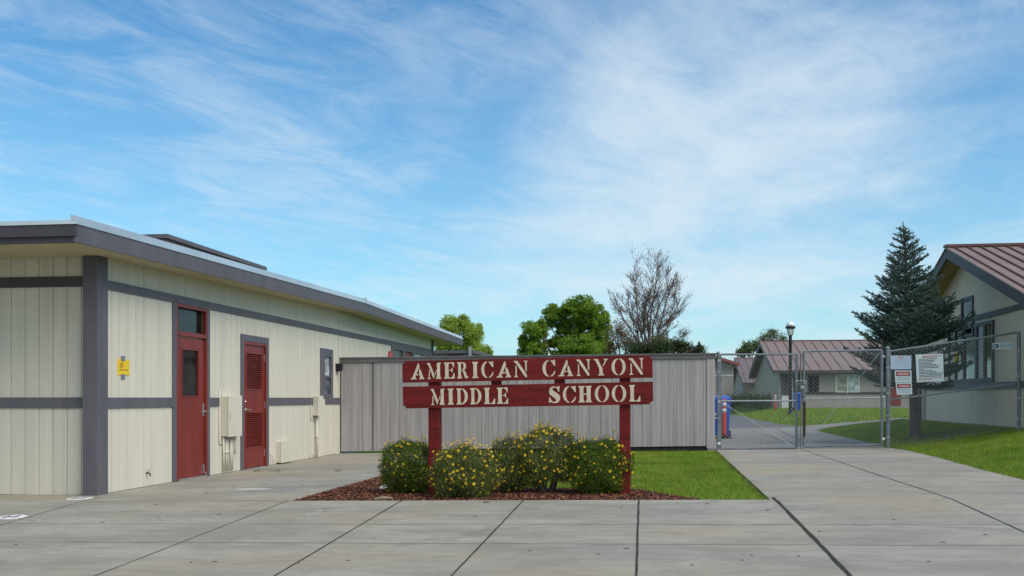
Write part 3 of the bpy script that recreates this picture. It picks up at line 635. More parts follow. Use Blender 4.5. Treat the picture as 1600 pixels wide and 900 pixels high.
# stencil letters -------------------------------------------------
def stem(x0, x1, s=.07, b=True, t=True):
    p = []
    p += [(x0 - s, 0), (x1 + s, 0), (x1 + s, .05), (x1, .13)] if b else [(x0, 0), (x1, 0)]
    p += [(x1, .87), (x1 + s, .95), (x1 + s, 1), (x0 - s, 1), (x0 - s, .95), (x0, .87)] if t else [(x1, 1), (x0, 1)]
    if b: p += [(x0, .13), (x0 - s, .05)]
    return p
def cres(cx, cy, rx, ry, a0, a1, t, tv=.05, n=14):
    o = []; i = []
    for k in range(n + 1):
        a = R(a0 + (a1 - a0) * k / n)
        o.append((cx + rx * math.cos(a), cy + ry * math.sin(a))); i.append((cx + (rx - t) * math.cos(a), cy + (ry - tv) * math.sin(a)))
    return o + i[::-1]
def serifed(x, w, s=.07): return stem(x, x + w, s)
W_ = .21
def glyph(ch):   # returns (width, polys) with height 1
    if ch == 'I': return .38, [stem(.08, .08 + .22)]
    if ch == 'L': return .68, [stem(.08, .30), [(.40, 0), (.68, 0), (.68, .33), (.63, .33), (.52, .10), (.40, .05)]]
    if ch == 'E': return .68, [stem(.08, .30), [(.40, 0), (.68, 0), (.68, .33), (.63, .33), (.53, .10), (.40, .05)], [(.40, 1), (.66, 1), (.66, .70), (.62, .70), (.53, .90), (.40, .95)], [(.36, .48), (.47, .50), (.53, .36), (.56, .36), (.56, .68), (.53, .68), (.47, .56), (.36, .54)]]
    if ch == 'H': return .80, [stem(.07, .30), stem(.50, .73), [(.31, .45), (.38, .45), (.38, .55), (.31, .55)], [(.42, .45), (.49, .45), (.49, .55), (.42, .55)]]
    if ch == 'A': return .90, [[(0, 0), (.40, 0), (.40, .04), (.31, .07), (.34, .22), (.53, .62), (.60, .76), (.55, 1), (.50, .98), (.12, .10), (0, .04)], [(.58, .66), (.66, .60), (.84, .10), (.90, .04), (.90, 0), (.56, 0), (.56, .04), (.64, .10), (.60, .24), (.56, .28)], [(.36, .24), (.52, .24), (.50, .32), (.41, .34)]]
    if ch == 'M': return .90, [[(0, 1), (.17, 1), (.46, .28), (.44, .04), (.40, .04), (.10, .82), (0, .95)], [(.01, 0), (.22, 0), (.22, .04), (.15, .10), (.18, .52), (.13, .60), (.09, .10), (.01, .04)], [(.47, .16), (.50, .30), (.62, .62), (.60, .44)], [(.56, 0), (.90, 0), (.90, .05), (.84, .12), (.84, .87), (.90, .95), (.90, 1), (.66, 1), (.66, .95), (.63, .82), (.66, .70), (.62, .12), (.56, .05)]]
    if ch == 'N': return .84, [[(0, 1), (.22, 1), (.76, .18), (.80, .0), (.68, 0), (.14, .84), (0, .95)], [(.02, 0), (.24, 0), (.24, .04), (.17, .10), (.17, .64), (.10, .74), (.09, .10), (.02, .04)], [(.60, 1), (.84, 1), (.84, .96), (.78, .90), (.78, .32), (.70, .42), (.69, .90), (.60, .96)]]
    if ch == 'Y': return .86, [[(0, 1), (.26, 1), (.44, .56), (.52, .46), (.54, .12), (.62, .05), (.62, 0), (.26, 0), (.26, .05), (.33, .12), (.33, .42), (.10, .90), (0, .95)], [(.52, .58), (.58, .68), (.68, .90), (.60, .96), (.60, 1), (.86, 1), (.86, .96), (.76, .88), (.60, .58)]]
    if ch == 'O': return .86, [cres(.43, .5, .43, .52, 98, 262, .19), cres(.43, .5, .43, .52, -82, 82, .19)]
    if ch == 'D': return .76, [stem(.07, .27), cres(.30, .5, .46, .5, -84, 84, .20)]
    if ch == 'C': return .78, [cres(.42, .5, .42, .52, 98, 262, .19), [(.48, 1.0), (.62, .96), (.70, 1.02), (.76, 1.02), (.78, .66), (.72, .64), (.62, .80), (.50, .94)], [(.48, -.02), (.60, .02), (.74, .16), (.78, .32), (.73, .34), (.64, .18), (.50, .05)]]
    if ch == 'R': return .80, [stem(.07, .28), [(.33, 1)] + [(.44 + .22 * math.cos(R(a)), .75 + .25 * math.sin(R(a))) for a in range(80, -91, -15)] + [(.33, .50), (.33, .55)] + [(.42 + .06 * math.cos(R(a)), .75 + .18 * math.sin(R(a))) for a in range(-80, 81, 20)] + [(.33, .94)], [(.36, .46), (.52, .48), (.64, .40), (.70, .14), (.80, .12), (.80, .02), (.68, -.01), (.54, .06), (.46, .34)]]
    if ch == 'S': return .66, [[(.60, 1.02), (.64, 1.02), (.62, .68), (.56, .68), (.50, .86), (.38, .95), (.24, .90), (.22, .80), (.34, .70), (.56, .54), (.66, .38), (.66, .22), (.56, .04), (.38, -.02), (.20, .02), (.10, .06), (.05, 0), (.01, 0), (.02, .34), (.08, .34), (.16, .14), (.30, .05), (.42, .10), (.42, .22), (.30, .33), (.10, .48), (.02, .62), (.04, .84), (.16, .98), (.32, 1.02), (.48, .96)]]
row1 = [('A', 641.7, 664), ('M', 668.8, 690.9), ('E', 695.5, 712.5), ('R', 716.9, 733.9), ('I', 740.5, 750.2), ('C', 754.9, 774.2), ('A', 778.8, 801.8), ('N', 806.4, 828),
        ('C', 851, 871), ('A', 875.3, 898.2), ('N', 903.5, 924.8), ('Y', 930.4, 952), ('O', 957.3, 979), ('N', 983.8, 1005.9)]
row2 = [('M', 674, 696), ('I', 700.7, 710.6), ('D', 715, 733), ('D', 737, 754.5), ('L', 758.5, 776), ('E', 778.8, 796.5), ('S', 860, 877.5), ('C', 881.8, 902), ('H', 906, 926.5), ('O', 931, 953), ('O', 957, 979), ('L', 983.3, 1000.2)]
for row, bd, v0 in ((row1, b1, 4.9), (row2, b2, V2 + 5.2)):
    for ch, xa, xb in row:
        w, polys = glyph(ch); mm = MB(); k = (xb - xa) / w; u0 = (xa - 629) + .3
        for pl in polys: mm.prism([(u0 + x * k, v0 + y * 25.3) for x, y in pl], SP, -.004, .005)
        o = mm.build('letter', SIGNCREAM, bd, tri=True)
# ------------------------------------------------------------------ chain link gate and fence
GY = FY + .02
def GP(px, py): return onY(px, py, GY)
def pipe(parent, name, pts, r=.024, mt=PIPE, n=10):
    mm = MB(); mm.tube(pts, r, n); return mm.build(name, mt, parent, smooth=False)
def chain(parent, bl, br, tr, tl, pitch=.082, r=.0019):
    bl, br, tr, tl = map(Vector, (bl, br, tr, tl)); w = (br - bl).length; h = (tl - bl).length; mm = MB(); k = 1.0
    def P(u, v, o):
        a = u / w; b = v / h; p = (bl * (1 - a) + br * a) * (1 - b) + (tl * (1 - a) + tr * a) * b
        return (p.x, p.y + o, p.z)
    for s in (1, -1):
        c = -h if s == 1 else 0.0
        while c < w + (0 if s == 1 else h):
            # u = c + s*v ; clip
            if s == 1: va, vb = max(0, -c), min(h, w - c)
            else: va, vb = max(0, c - w), min(h, c)
            if vb - va > .02:
                mm.tube([P(c + s * va, va, s * .002), P(c + s * vb, vb, s * .002)], r, 3, cap=False)
            c += pitch
    return mm.build('chain_mesh', WIRE, parent)
def leaf_gate(x0, x1, yt0, yt1, yb0, yb1, ym0, ym1, label, brace):
    BL, BR, TL, TR = GP(x0, yb0), GP(x1, yb1), GP(x0, yt0), GP(x1, yt1); ML, MR = GP(x0, ym0), GP(x1, ym1)
    t = thing('chain_link_gate', ((BL + BR) / 2), label, 'gate', 'chain link gate leaves')
    pipe(t, 'frame_stile', [BL, TL], .024); pipe(t, 'frame_stile', [BR, TR], .028)
    pipe(t, 'top_rail', [TL, TR], .022); pipe(t, 'bottom_rail', [BL, BR], .022); pipe(t, 'middle_rail', [ML, MR], .017, GALV)
    off = Vector((0, -.025, 0)); chain(t, BL + off, BR + off, TR + off, TL + off)
    mm = MB()
    if brace == 0: mm.tube([GP(1127, 628), GP(1240, 698)], .006, 6)
    else: mm.tube([GP(1376, 549), GP(1258, 698)], .006, 6)
    mm.build('truss_rod', WIRE, t)
    return t, BL, BR, TL, TR
gl = leaf_gate(1125.5, 1244.5, 553.8, 553.6, 701.8, 699.6, 626.5, 626, 'left leaf of the double chain link gate beside the wooden fence', 0)
gr = leaf_gate(1255.8, 1378, 549, 547, 698, 694.6, 622.8, 621.5, 'right leaf of the double chain link gate next to the tall posts', 1)
for (tt, BL, BR, TL, TR), hx in ((gl, 0), (gr, 1)):
    for f in (.06, .5, .93):
        a, b = (BL, TL) if hx == 0 else (BR, TR); p = a.lerp(b, f); d = -.06 if hx == 0 else .05
        mm = MB(); mm.box(min(p.x, p.x + d), max(p.x, p.x + d), p.y - .035, p.y + .035, p.z - .025, p.z + .025); mm.build('hinge', WHITE if f < .1 else GALV, tt, bevel=.008)
# latch stile with drop rods
pp = GP(1250.3, 703); pt = GP(1250.3, 552)
mm = MB(); mm.tube([(pp.x, GY - .06, pp.z + .01), (pt.x, GY - .06, pt.z)], .014, 8); mm.build('drop_rod', paint('old_rod', (.17, .15, .15), rough=.6, metal=.3), gl[0])
p = GP(1257, 628); q = GP(1256.5, 682); mm = MB(); mm.tube([(p.x, GY - .05, p.z), (q.x, GY - .05, q.z)], .02, 8); mm.build('drop_rod', paint('rusty_rod', (.045, .025, .02), rough=.8), gr[0])
ch = thing('gate_chain', (pp.x, GY - .05, GP(1250, 596).z), 'loop of chain with a padlock joining the two gate leaves', 'chain')
for i in range(12):
    a = math.pi * 2 * i / 12; c0 = GP(1250.5, 597); x = c0.x + .10 * math.cos(a); z = c0.z + .035 * math.sin(a) + random.uniform(-.01, .01)
    mm = MB(); pts = [(x + .02 * math.cos(b) * (1 if i % 2 else .4), GY - .05 + (-.045 if a < math.pi else .045) + .008 * math.sin(b), z + .012 * math.sin(b)) for b in [k * math.pi / 4 for k in range(9)]]
    mm.tube(pts, .0045, 5, cap=False); mm.build('chain_ring', GALV, ch)
c0 = GP(1252, 603); mm = MB(); mm.box(c0.x - .03, c0.x + .03, GY - .13, GY - .10, c0.z - .06, c0.z); mm.build('padlock', GALV, ch, bevel=.006)
def fpost(px, ytop, r, label, yb=None, cap=True):
    b = GP(px, 700); zb = zg(b.x, GY); zt = GP(px, ytop).z
    t = thing('fence_post', (b.x, GY, zb), label, 'post', 'chain link fence posts')
    mm = MB(); mm.tube([(b.x, GY, zb - .1), (b.x, GY, zt)], r, 14); mm.build('pole', PIPE, t, smooth=False)
    mm = MB(); mm.lathe((b.x, GY, zt), [(r + .004, -.01), (r + .005, .008), (r * .7, .022), (.004, .03)], 14); mm.build('post_cap', GALV, t)
    for f in (.12, .33, .55, .8):
        z = zb + (zt - zb) * f; mm = MB(); mm.tube([(b.x, GY, z), (b.x, GY, z + .02)], r + .004, 12); mm.build('band', GALV, t)
    return t
fpost(1122.3, 551, .030, 'slim gate post against the end of the wooden fence')
fpost(1387, 543.5, .038, 'thick gate post on the left of the fence signs')
fpost(1592, 519, .034, 'tall fence post at the right end against the tan building')
fp = thing('chain_link_fence', (6, GY, .3), 'chain link fence panel with sloping rails between gate and tan building', 'fence')
a, b, c, d = GP(1391, 549), GP(1590, 519.5), GP(1391, 624.5), GP(1590, 599)
pipe(fp, 'top_rail', [a, b], .020); pipe(fp, 'middle_rail', [c, d], .018)
bl_, br_ = GP(1390, 700), GP(1590, 671); o = Vector((0, -.028, 0)); up = Vector((0, 0, .03))
chain(fp, bl_ + o, br_ + o, b + o + up, a + o + up)
mm = MB(); mm.tube([GP(1391, 546), GP(1389.5, 694)], .012, 6); mm.build('tension_bar', GALV, fp)
# signs hung on the fence
def fsign(name, q, label, mt, off=.045):
    """q: four photo corners tl,tr,br,bl"""
    P = [onY(x, y, GY - off) for x, y in q]; c = (P[2] + P[3]) / 2; t = thing(name, c, label, 'sign', None)
    mm = MB(); b = Vector((0, .004, 0)); mm.hexa([P[3], P[2], P[2] + b, P[3] + b], [P[0], P[1], P[1] + b, P[0] + b]); mm.build('panel', mt, t)
    def at(u, v, d): # u right 0..1 v down 0..1
        p = P[0] * (1 - u) * (1 - v) + P[1] * u * (1 - v) + P[2] * u * v + P[3] * (1 - u) * v; return (p.x, p.y - d, p.z)
    return t, at
def rect(mm, at, u0, u1, v0, v1, d=.001): mm.hexa([at(u0, v1, d), at(u1, v1, d), at(u1, v1, 0), at(u0, v1, 0)], [at(u0, v0, d), at(u1, v0, d), at(u1, v0, 0), at(u0, v0, 0)])
def textmesh(name, s, mt, parent, at, u0, u1, v0, v1, d=.002):
    cu = bpy.data.curves.new(name, 'FONT'); cu.body = s; o = bpy.data.objects.new(name, cu); C.objects.link(o)
    bpy.context.view_layer.update(); dg = bpy.context.evaluated_depsgraph_get(); me = bpy.data.meshes.new_from_object(o.evaluated_get(dg))
    bpy.data.objects.remove(o); xs = [v.co.x for v in me.vertices]; ys = [v.co.y for v in me.vertices]; og = ORG[parent.name]
    for v in me.vertices:
        u = u0 + (u1 - u0) * (v.co.x - min(xs)) / (max(xs) - min(xs)); w = v1 + (v0 - v1) * (v.co.y - min(ys)) / (max(ys) - min(ys))
        v.co = Vector(at(u, w, d)) - og
    me.materials.clear(); return finish(name, me, mt, parent)
t, at = fsign('fence_sign', [(1391.5, 555.5), (1424, 555.5), (1424, 577), (1391.5, 577)], 'pale blank looking sign with a small red oval emblem, topmost left on the fence', SIGNW2)
mm = MB(); mm.prism([(.48 + .13 * math.cos(k * math.pi / 12), .15 + .075 * math.sin(k * math.pi / 12)) for k in range(24)], at, 0, .001); mm.build('emblem', INKR, t, tri=True)
mm = MB(); mm.prism([(.48 + .085 * math.cos(k * math.pi / 12), .155 + .03 * math.sin(k * math.pi / 12)) for k in range(24)], at, .001, .002); mm.build('emblem_centre', WHITE, t, tri=True)
mm = MB(); rect(mm, at, .40, .60, .30, .33); 
for v in (.44, .58):
    u = .25
    while u < .72: w = random.uniform(.05, .12); rect(mm, at, u, min(u + w, .76), v, v + .03); u += w + .02
mm.build('print', paint('faint_print', (.27, .33, .46), bump=0), t)
for q, lab in (([(1398, 579), (1424, 579), (1424.5, 597.5), (1399, 597.5)], 'upper of two small warning signs with a red header on the fence'), ([(1399.5, 598.5), (1424.5, 598), (1425.5, 616), (1401.5, 617)], 'lower of two small warning signs with a red header on the fence')):
    t, at = fsign('warning_sign', q, lab, SIGNW)
    mm = MB(); rect(mm, at, .07, .93, .09, .46); mm.build('header', BLACK, t)
    mm = MB(); mm.prism([(.5 + .38 * s * (1 - .10 * (abs(k) == 1)), .275 + .15 * k) for s, k in ((1, -1), (1.08, 0), (1, 1), (-1, 1), (-1.08, 0), (-1, -1))], at, .001, .0025); mm.build('header_oval', INKR, t, tri=True)
    textmesh('lettering', 'WARNING', WHITE, t, at, .17, .83, .19, .37, .0035)
    mm = MB()
    for i in range(4):
        u = .10
        while u < .85: w = random.uniform(.04, .13); rect(mm, at, u, min(u + w, .9), .53 + i * .1, .575 + i * .1); u += w + .02
    mm.build('print', INKG, t)
t, at = fsign('rules_sign', [(1430.5, 554), (1473.5, 552.5), (1475, 595.5), (1432.5, 597.5)], 'large white notice with red heading and many black lines on the fence', SIGNW)
mm = MB(); rng2 = random.Random(3)
for u0, u1, v in ((.24, .96, .055), (.24, .78, .105)):
    u = u0
    while u < u1 - .03: w = rng2.uniform(.06, .14); rect(mm, at, u, min(u + w, u1), v, v + .028); u += w + .015
for u0, u1, v in ((.08, .92, .855), (.07, .55, .905)):
    u = u0
    while u < u1 - .03: w = rng2.uniform(.05, .12); rect(mm, at, u, min(u + w, u1), v, v + .022); u += w + .015
mm.build('red_print', INKR, t)
mm = MB()
for i, e in enumerate((.78, .68, .64, .60, .76, .86, .83, .28, .62, .76, .97, .93, .92)):
    u = .10; v = .165 + i * .052
    while u < e - .02: w = rng2.uniform(.04, .13); rect(mm, at, u, min(u + w, e), v, v + .026); u += w + .014
mm.build('black_print', INK, t)
t, at = fsign('maker_plate', [(1551, 536), (1583, 535), (1583, 545), (1551, 545.5)], 'small pale blue fence maker plate reading Anchor near the right post', SIGNW)
mm = MB(); mm.prism([(.13 + .115 * math.cos(k * math.pi / 10), .5 + .36 * math.sin(k * math.pi / 10)) for k in range(20)], at, 0, .001); mm.prism([(.2, .25), (.31, .25), (.31, .6), (.2, .9)], at, 0, .0012); mm.build('logo', INKB, t, tri=True)
mm = MB(); mm.prism([(.12 + .05 * math.cos(k * math.pi / 10), .5 + .14 * math.sin(k * math.pi / 10)) for k in range(20)], at, .001, .0025); mm.build('logo_centre', WHITE, t, tri=True)
textmesh('lettering', 'ANCHOR', INKB, t, at, .36, .97, .14, .88, .0015)
# ------------------------------------------------------------------ gabled buildings
def gable_building(name, label, X0, X1, Y0, Y1, Yr, z0, ze, zr, ov, wallm, group='school buildings', roofm=ROOFM, seam=.29, eave=.5, fh=.22, sofm=TANSOF, fasm=TRIMD):
    t = thing(name, (X0, Y0, z0), label, 'building', group)
    Ya, Yb = Y0 - eave, Y1 + eave
    def rz(y): return ze + (zr - ze) * ((y - Ya) / (Yr - Ya) if y < Yr else (Yb - y) / (Yb - Yr))
    T = .14
    mm = MB()
    for a, b in ((Y0, Yr), (Yr, Y1)):
        mm.hexa([(X0, a, z0 - .3), (X1, a, z0 - .3), (X1, b, z0 - .3), (X0, b, z0 - .3)], [(X0, a, rz(a) - T), (X1, a, rz(a) - T), (X1, b, rz(b) - T), (X0, b, rz(b) - T)])
    w = mm.build('wall', wallm, t)
    mm = MB()
    for a, b in ((Ya, Yr), (Yr, Yb)): mm.hexa([(X0 - ov + .04, a, rz(a) - T + .002), (X1 + ov - .04, a, rz(a) - T + .002), (X1 + ov - .04, b, rz(b) - T + .002), (X0 - ov + .04, b, rz(b) - T + .002)], [(X0 - ov + .04, a, rz(a) - .03), (X1 + ov - .04, a, rz(a) - .03), (X1 + ov - .04, b, rz(b) - .03), (X0 - ov + .04, b, rz(b) - .03)])
    mm.build('soffit', sofm, t)
    mm = MB()
    for a, b in ((Ya - .04, Yr), (Yr, Yb + .04)): mm.hexa([(X0 - ov - .02, a, rz(a) - .028), (X1 + ov + .02, a, rz(a) - .028), (X1 + ov + .02, b, rz(b) - .028), (X0 - ov - .02, b, rz(b) - .028)], [(X0 - ov - .02, a, rz(a)), (X1 + ov + .02, a, rz(a)), (X1 + ov + .02, b, rz(b)), (X0 - ov - .02, b, rz(b))])
    rf = mm.build('roof', roofm, t)
    mm = MB(); x = X0 - ov + seam * .5
    while x < X1 + ov:
        for a, b in ((Ya - .04, Yr), (Yr, Yb + .04)): mm.hexa([(x - .012, a, rz(a) + .001), (x + .012, a, rz(a) + .001), (x + .012, b, rz(b) + .001), (x - .012, b, rz(b) + .001)], [(x - .012, a, rz(a) + .035), (x + .012, a, rz(a) + .035), (x + .012, b, rz(b) + .035), (x - .012, b, rz(b) + .035)])
        x += seam
    mm.build('roof_seams', SEAM, rf)
    mm = MB(); mm.box(X0 - ov - .04, X1 + ov + .04, Yr - .12, Yr + .12, zr - .01, zr + .05); mm.build('ridge_cap', SEAM, rf)
    for xx in (X0 - ov, X1 + ov - .04):
        mm = MB()
        for a, b in ((Ya, Yr), (Yr, Yb)): mm.hexa([(xx, a, rz(a) - fh), (xx + .04, a, rz(a) - fh), (xx + .04, b, rz(b) - fh), (xx, b, rz(b) - fh)], [(xx, a, rz(a) - .029), (xx + .04, a, rz(a) - .029), (xx + .04, b, rz(b) - .029), (xx, b, rz(b) - .029)])
        mm.build('bargeboard', fasm, t)
    mm = MB(); mm.box(X0 - ov, X1 + ov, Ya - .03, Ya, ze - .2, ze - .03); mm.box(X0 - ov, X1 + ov, Yb, Yb + .03, ze - .2, ze - .03); mm.build('gutter', fasm, t)
    return t, rz
# right building
RBX = 7.2; rzg = .56
rb, rz = gable_building('school_building', 'tan gabled school building with brown metal roof behind the fence on the right', RBX, 24, 20.6, 29.45, 25.35, rzg, 3.02, 4.76, .5, TAN, eave=.9, fh=.27)
sd = MB(); RX0 = RBX - .001
u0, u1 = onX(1484, 600, RBX).y, onX(1554, 600, RBX).y; zb0, zb1 = 1.55, 2.90
s0, s1 = onX(1504, 500, RBX).y, onX(1523, 500, RBX).y
gz0, gz1 = onX(1523, 525, RBX).z, onX(1523, 461, RBX).z
hl = [(u1, u0, zb0, zb1), (s1, s0, gz0, gz1)]
sidingX(sd, RX0, 20.6, 29.45, 3.10, lambda y: rz(y) - .14, hl, pitch=.15, g=.012, th=.014, sgn=-1); sd.build('siding', TAN, rb)
m = MB(); m.box(RX0 - .012, RX0, 20.6, 29.45, rzg - .05, 3.0); m.build('stucco_panel', TAN, rb) if False else None
zt = onX(1560, 519, RBX).z
m = MB(); m.box(RX0 - .034, RX0 - .0, 20.6, 29.45, 2.98, 3.09); m.build('trim_band', TRIMD, rb)
m = MB(); m.box(RX0 - .034, RX0, 20.6, 29.45, 1.40, 1.545); m.build('trim_band', TRIM, rb)
m = MB(); m.box(RX0 - .05, RX0, 29.25, 29.52, rzg - .1, rz(29.45) - .16); m.build('corner_board', FARL, rb)
m = MB(); m.tube([(RX0 - .08, 29.58, rzg), (RX0 - .08, 29.58, 3.0)], .05, 8); m.build('downpipe', TRIM, rb)
m = MB(); m.box(RX0 - .025, RX0, 20.6, 29.45, rzg - .3, rzg + .05); m.build('foundation', paint('ochre_base', (.30, .22, .10), var=.2), rb)
def rwin(y0, y1, z0, z1, panes, mats, fm=TRIMD):
    mm = MB(); leafbox(mm, y0, y1, z0, z1, panes, RX0 - .045, RX0 + .01); w = mm.build('window', fm, rb)
    for (a, b, c, d), mt in zip(panes, mats): mm = MB(); mm.box(RX0 - .02, RX0 - .012, a, b, c, d); mm.build('pane', mt, w)
ed = [onX(x, 600, RBX).y for x in (1485, 1494, 1496, 1507.5, 1509.5, 1526, 1529, 1539, 1542, 1552)]
rwin(u1, u0, zb0 + .001, zb1, [(ed[i + 1], ed[i], zb0 + .1, zb1 - .08) for i in (0, 2, 4, 6, 8)], [BLIND, GLASS, GLASSG, BLIND, glassm('mossy_glass', (.07, .09, .03))])
rwin(s1, s0, gz0, gz1, [(s1 + .1, s0 - .1, gz0 + .08, gz1 - .1)], [GLASSG])
t = thing('wall_light', (RX0, 27, 2.6), 'small yellow wall light on the tan building behind the fence', 'lamp')
p = onX(1494.5, 554, RX0 - .1); m = MB(); m.lathe((p.x, p.y, p.z - .2), [(.03, 0), (.055, .02), (.06, .2), (.03, .27)], 12); m.build('shade', YELLOW, t, smooth=True); m = MB(); m.box(p.x, RX0, p.y - .03, p.y + .03, p.z, p.z + .06); m.build('bracket', BLACK, t)
# far building
fb, frz = gable_building('school_building', 'long grey school building with brown metal roof across the far lawn', 7.35, 22, 64.1, 80.5, 72.2, .58, 2.90, 5.12, .5, FARW, seam=.62, fh=.35, eave=.55, sofm=TRIMD)
YFB = 64.1
def fbx(px, py): return onY(px, py, YFB)
def fwin(x0, x1, y0, y1, panes, mats, fm, name='window', par=None):
    a, b = fbx(x0, y1), fbx(x1, y0); mm = MB(); mm.box(a.x, b.x, YFB - .05, YFB - .001, a.z, b.z); w = mm.build(name, fm, par or fb)
    for (p0, p1, q0, q1), mt in zip(panes, mats):
        c, d = fbx(p0, q1), fbx(p1, q0); mm = MB(); mm.box(c.x, d.x, YFB - .07, YFB - .052, c.z, d.z); mm.build('pane', mt, w)
    return w
fwin(1305.5, 1343, 585, 613, [(1307.5, 1323.5, 586.5, 611.5), (1325.5, 1341.5, 586.5, 611.5)], [GLASSC, GLASSP], WHITE)
fwin(1262, 1280, 586, 614, [(1264, 1270, 588, 612), (1272, 1278, 588, 612)], [GLASS, GLASS], TRIMD)
fwin(1217, 1222, 586, 637, [], [], FARL, 'wall_panel'); fwin(1235.5, 1239, 586, 637, [], [], FARL, 'wall_panel')
fwin(1239, 1258, 586, 632, [(1241, 1247, 588, 630), (1249, 1256, 588, 630)], [GLASS, BLIND], TRIM, 'door')
fwin(1391, 1407.5, 606, 634, [], [], RED, 'utility_door')
fwin(1221, 1235, 586, 636, [], [], TRIMD, 'door')  # flat dark panel standing in for the shade of a porch recess
a, b = fbx(1240, 616.5), fbx(1600, 614); m = MB(); m.box(a.x, b.x + 3, YFB - .04, YFB - .002, a.z - .0, a.z + .16); m.build('trim_band', TRIMD, fb)
m = MB(); sidingY(m, YFB - .002, 7.4, 22, lambda x: .6, lambda x: a.z, pitch=.61, g=.03, th=.012); m.build('siding', FARW, fb)
m = MB(); m.box(7.28, 7.349, 64.1, 80.5, .5, 2.75); m.build('side_wall', FARL, fb)
m = MB(); m.box(7.30, 7.45, YFB - .06, YFB + .3, .5, 2.72); m.build('corner_board', TRIM, fb)
# hidden behind: two more
sb, _ = gable_building('school_building', 'smaller grey school building seen between the hedge and the brown roof', 7.3, 20, 86.5, 104, 95.5, .58, 2.5, 4.85, .5, FARW, seam=.62, fh=.35, roofm=paint('grey_brown_roof', (.16, .12, .125), var=.1), sofm=TRIMD)
lb = thing('school_building', (3, 80, 0), 'pale school building with a red sloping fascia just right of the wooden fence end', 'building', 'school buildings')
def lp(px, py): return onY(px, py, 80)
xa, xb, xc = lp(1060, 600).x, lp(1110, 600).x, lp(1146, 600).x; zt0, zt1 = lp(1110, 556).z, lp(1148, 568).z
zs0 = zt0 - (zt0 - zt1) * (xb - xa) / (xc - xb)
m = MB(); 
for p, q, z0_, z1_ in ((xa, xb, zs0, zt0), (xb, xc, zt0, zt1)): m.hexa([(p, 80, -.1), (q, 80, -.1), (q, 92, -.1), (p, 92, -.1)], [(p, 80, z0_ - .1), (q, 80, z1_ - .1), (q, 92, z1_ - .1), (p, 92, z0_ - .1)])
m.build('wall', FARL, lb)
m = MB()
for p, q, z0_, z1_ in ((xa - .4, xb, zs0 - .1, zt0), (xb, xc + .4, zt0, zt1 - .1)): m.hexa([(p, 79.4, z0_ - .09), (q, 79.4, z1_ - .09), (q, 92, z1_ - .09), (p, 92, z0_ - .09)], [(p, 79.4, z0_ + .12), (q, 79.4, z1_ + .12), (q, 92, z1_ + .12), (p, 92, z0_ + .12)])
m.build('roof', paint('faded_red', (.25, .06, .045), var=.1), lb)
z_ = lp(1130, 581).z; m = MB(); m.box(xa, xc, 79.93, 79.998, -.05, z_); m.build('lower_wall', FARW, lb)
m = MB(); m.box(xa, xc, 79.9, 79.99, lp(1130, 587.5).z, lp(1130, 586).z); m.build('trim_band', WHITE, lb)
# grey roof thing behind fence (left)
PB = thing('portable_building', (-9, 38, 0), 'grey flat roofed portable building showing above the fence behind the cream building', 'building')
y = 38.0; xr = onY(737, 600, y).x; zt = onY(700, 547.5, y).z
m = MB(); m.box(-13, xr, y, y + 5, 0, zt - .12); m.build('wall', paint('portable_grey', (.20, .19, .20), var=.12, sc=(8, 8, .5)), PB)
m = MB(); m.box(-13.1, xr + .1, y - .1, y + 5.1, zt - .12, zt); m.build('roof', TRIM, PB)
m = MB(); xq = onY(700, 600, y).x; m.box(xq, xr - .3, y - .03, y - .002, zt - .6, zt - .13); m.build('vent_panel', TRIMD, PB)
m = MB(); m.box(xr - .08, xr + .02, y - .2, y - .102, .1, zt + .12); m.build('downpipe', GALV, PB)
# ------------------------------------------------------------------ street furniture
lpp = onG(1235, 648.5); LPD = 47.7
def lamp(loc, H, label):
    t = thing('street_lamp', loc, label, 'street lamp'); x, y, z = loc
    m = MB(); m.lathe((x, y, z), [(.16, 0), (.16, .05), (.10, .12), (.08, .3), (.075, H - .72)], 12); m.build('pole', BLACK, t, smooth=False)
    m = MB(); m.lathe((x, y, z + H - .72), [(.07, 0), (.09, .04), (.13, .16), (.16, .32)], 16); m.build('lens', LENS, t, smooth=True)
    m = MB(); m.lathe((x, y, z + H - .40), [(.16, 0), (.235, .0), (.235, .08), (.20, .10)], 20); m.build('ring', BLACK, t)
    m = MB(); m.lathe((x, y, z + H - .30), [(.20, 0), (.185, .10), (.13, .19), (.03, .24)], 20); m.build('dome', LENS, t, smooth=True)
    for k in range(4):
        a = k * math.pi / 2 + .6; m = MB(); m.tube([(x + .1 * math.cos(a), y + .1 * math.sin(a), z + H - .74), (x + .19 * math.cos(a), y + .19 * math.sin(a), z + H - .58), (x + .19 * math.cos(a), y + .19 * math.sin(a), z + H - .39)], .012, 6); m.build('bracket', BLACK, t)
dl = (lpp - CAM); Dd = dl.dot(Vector((-st, ct, 0)))
lamp((lpp.x, lpp.y, lpp.z), 148.5 * Dd / F, 'black lamp post with a white dome in front of the brown roofed building')
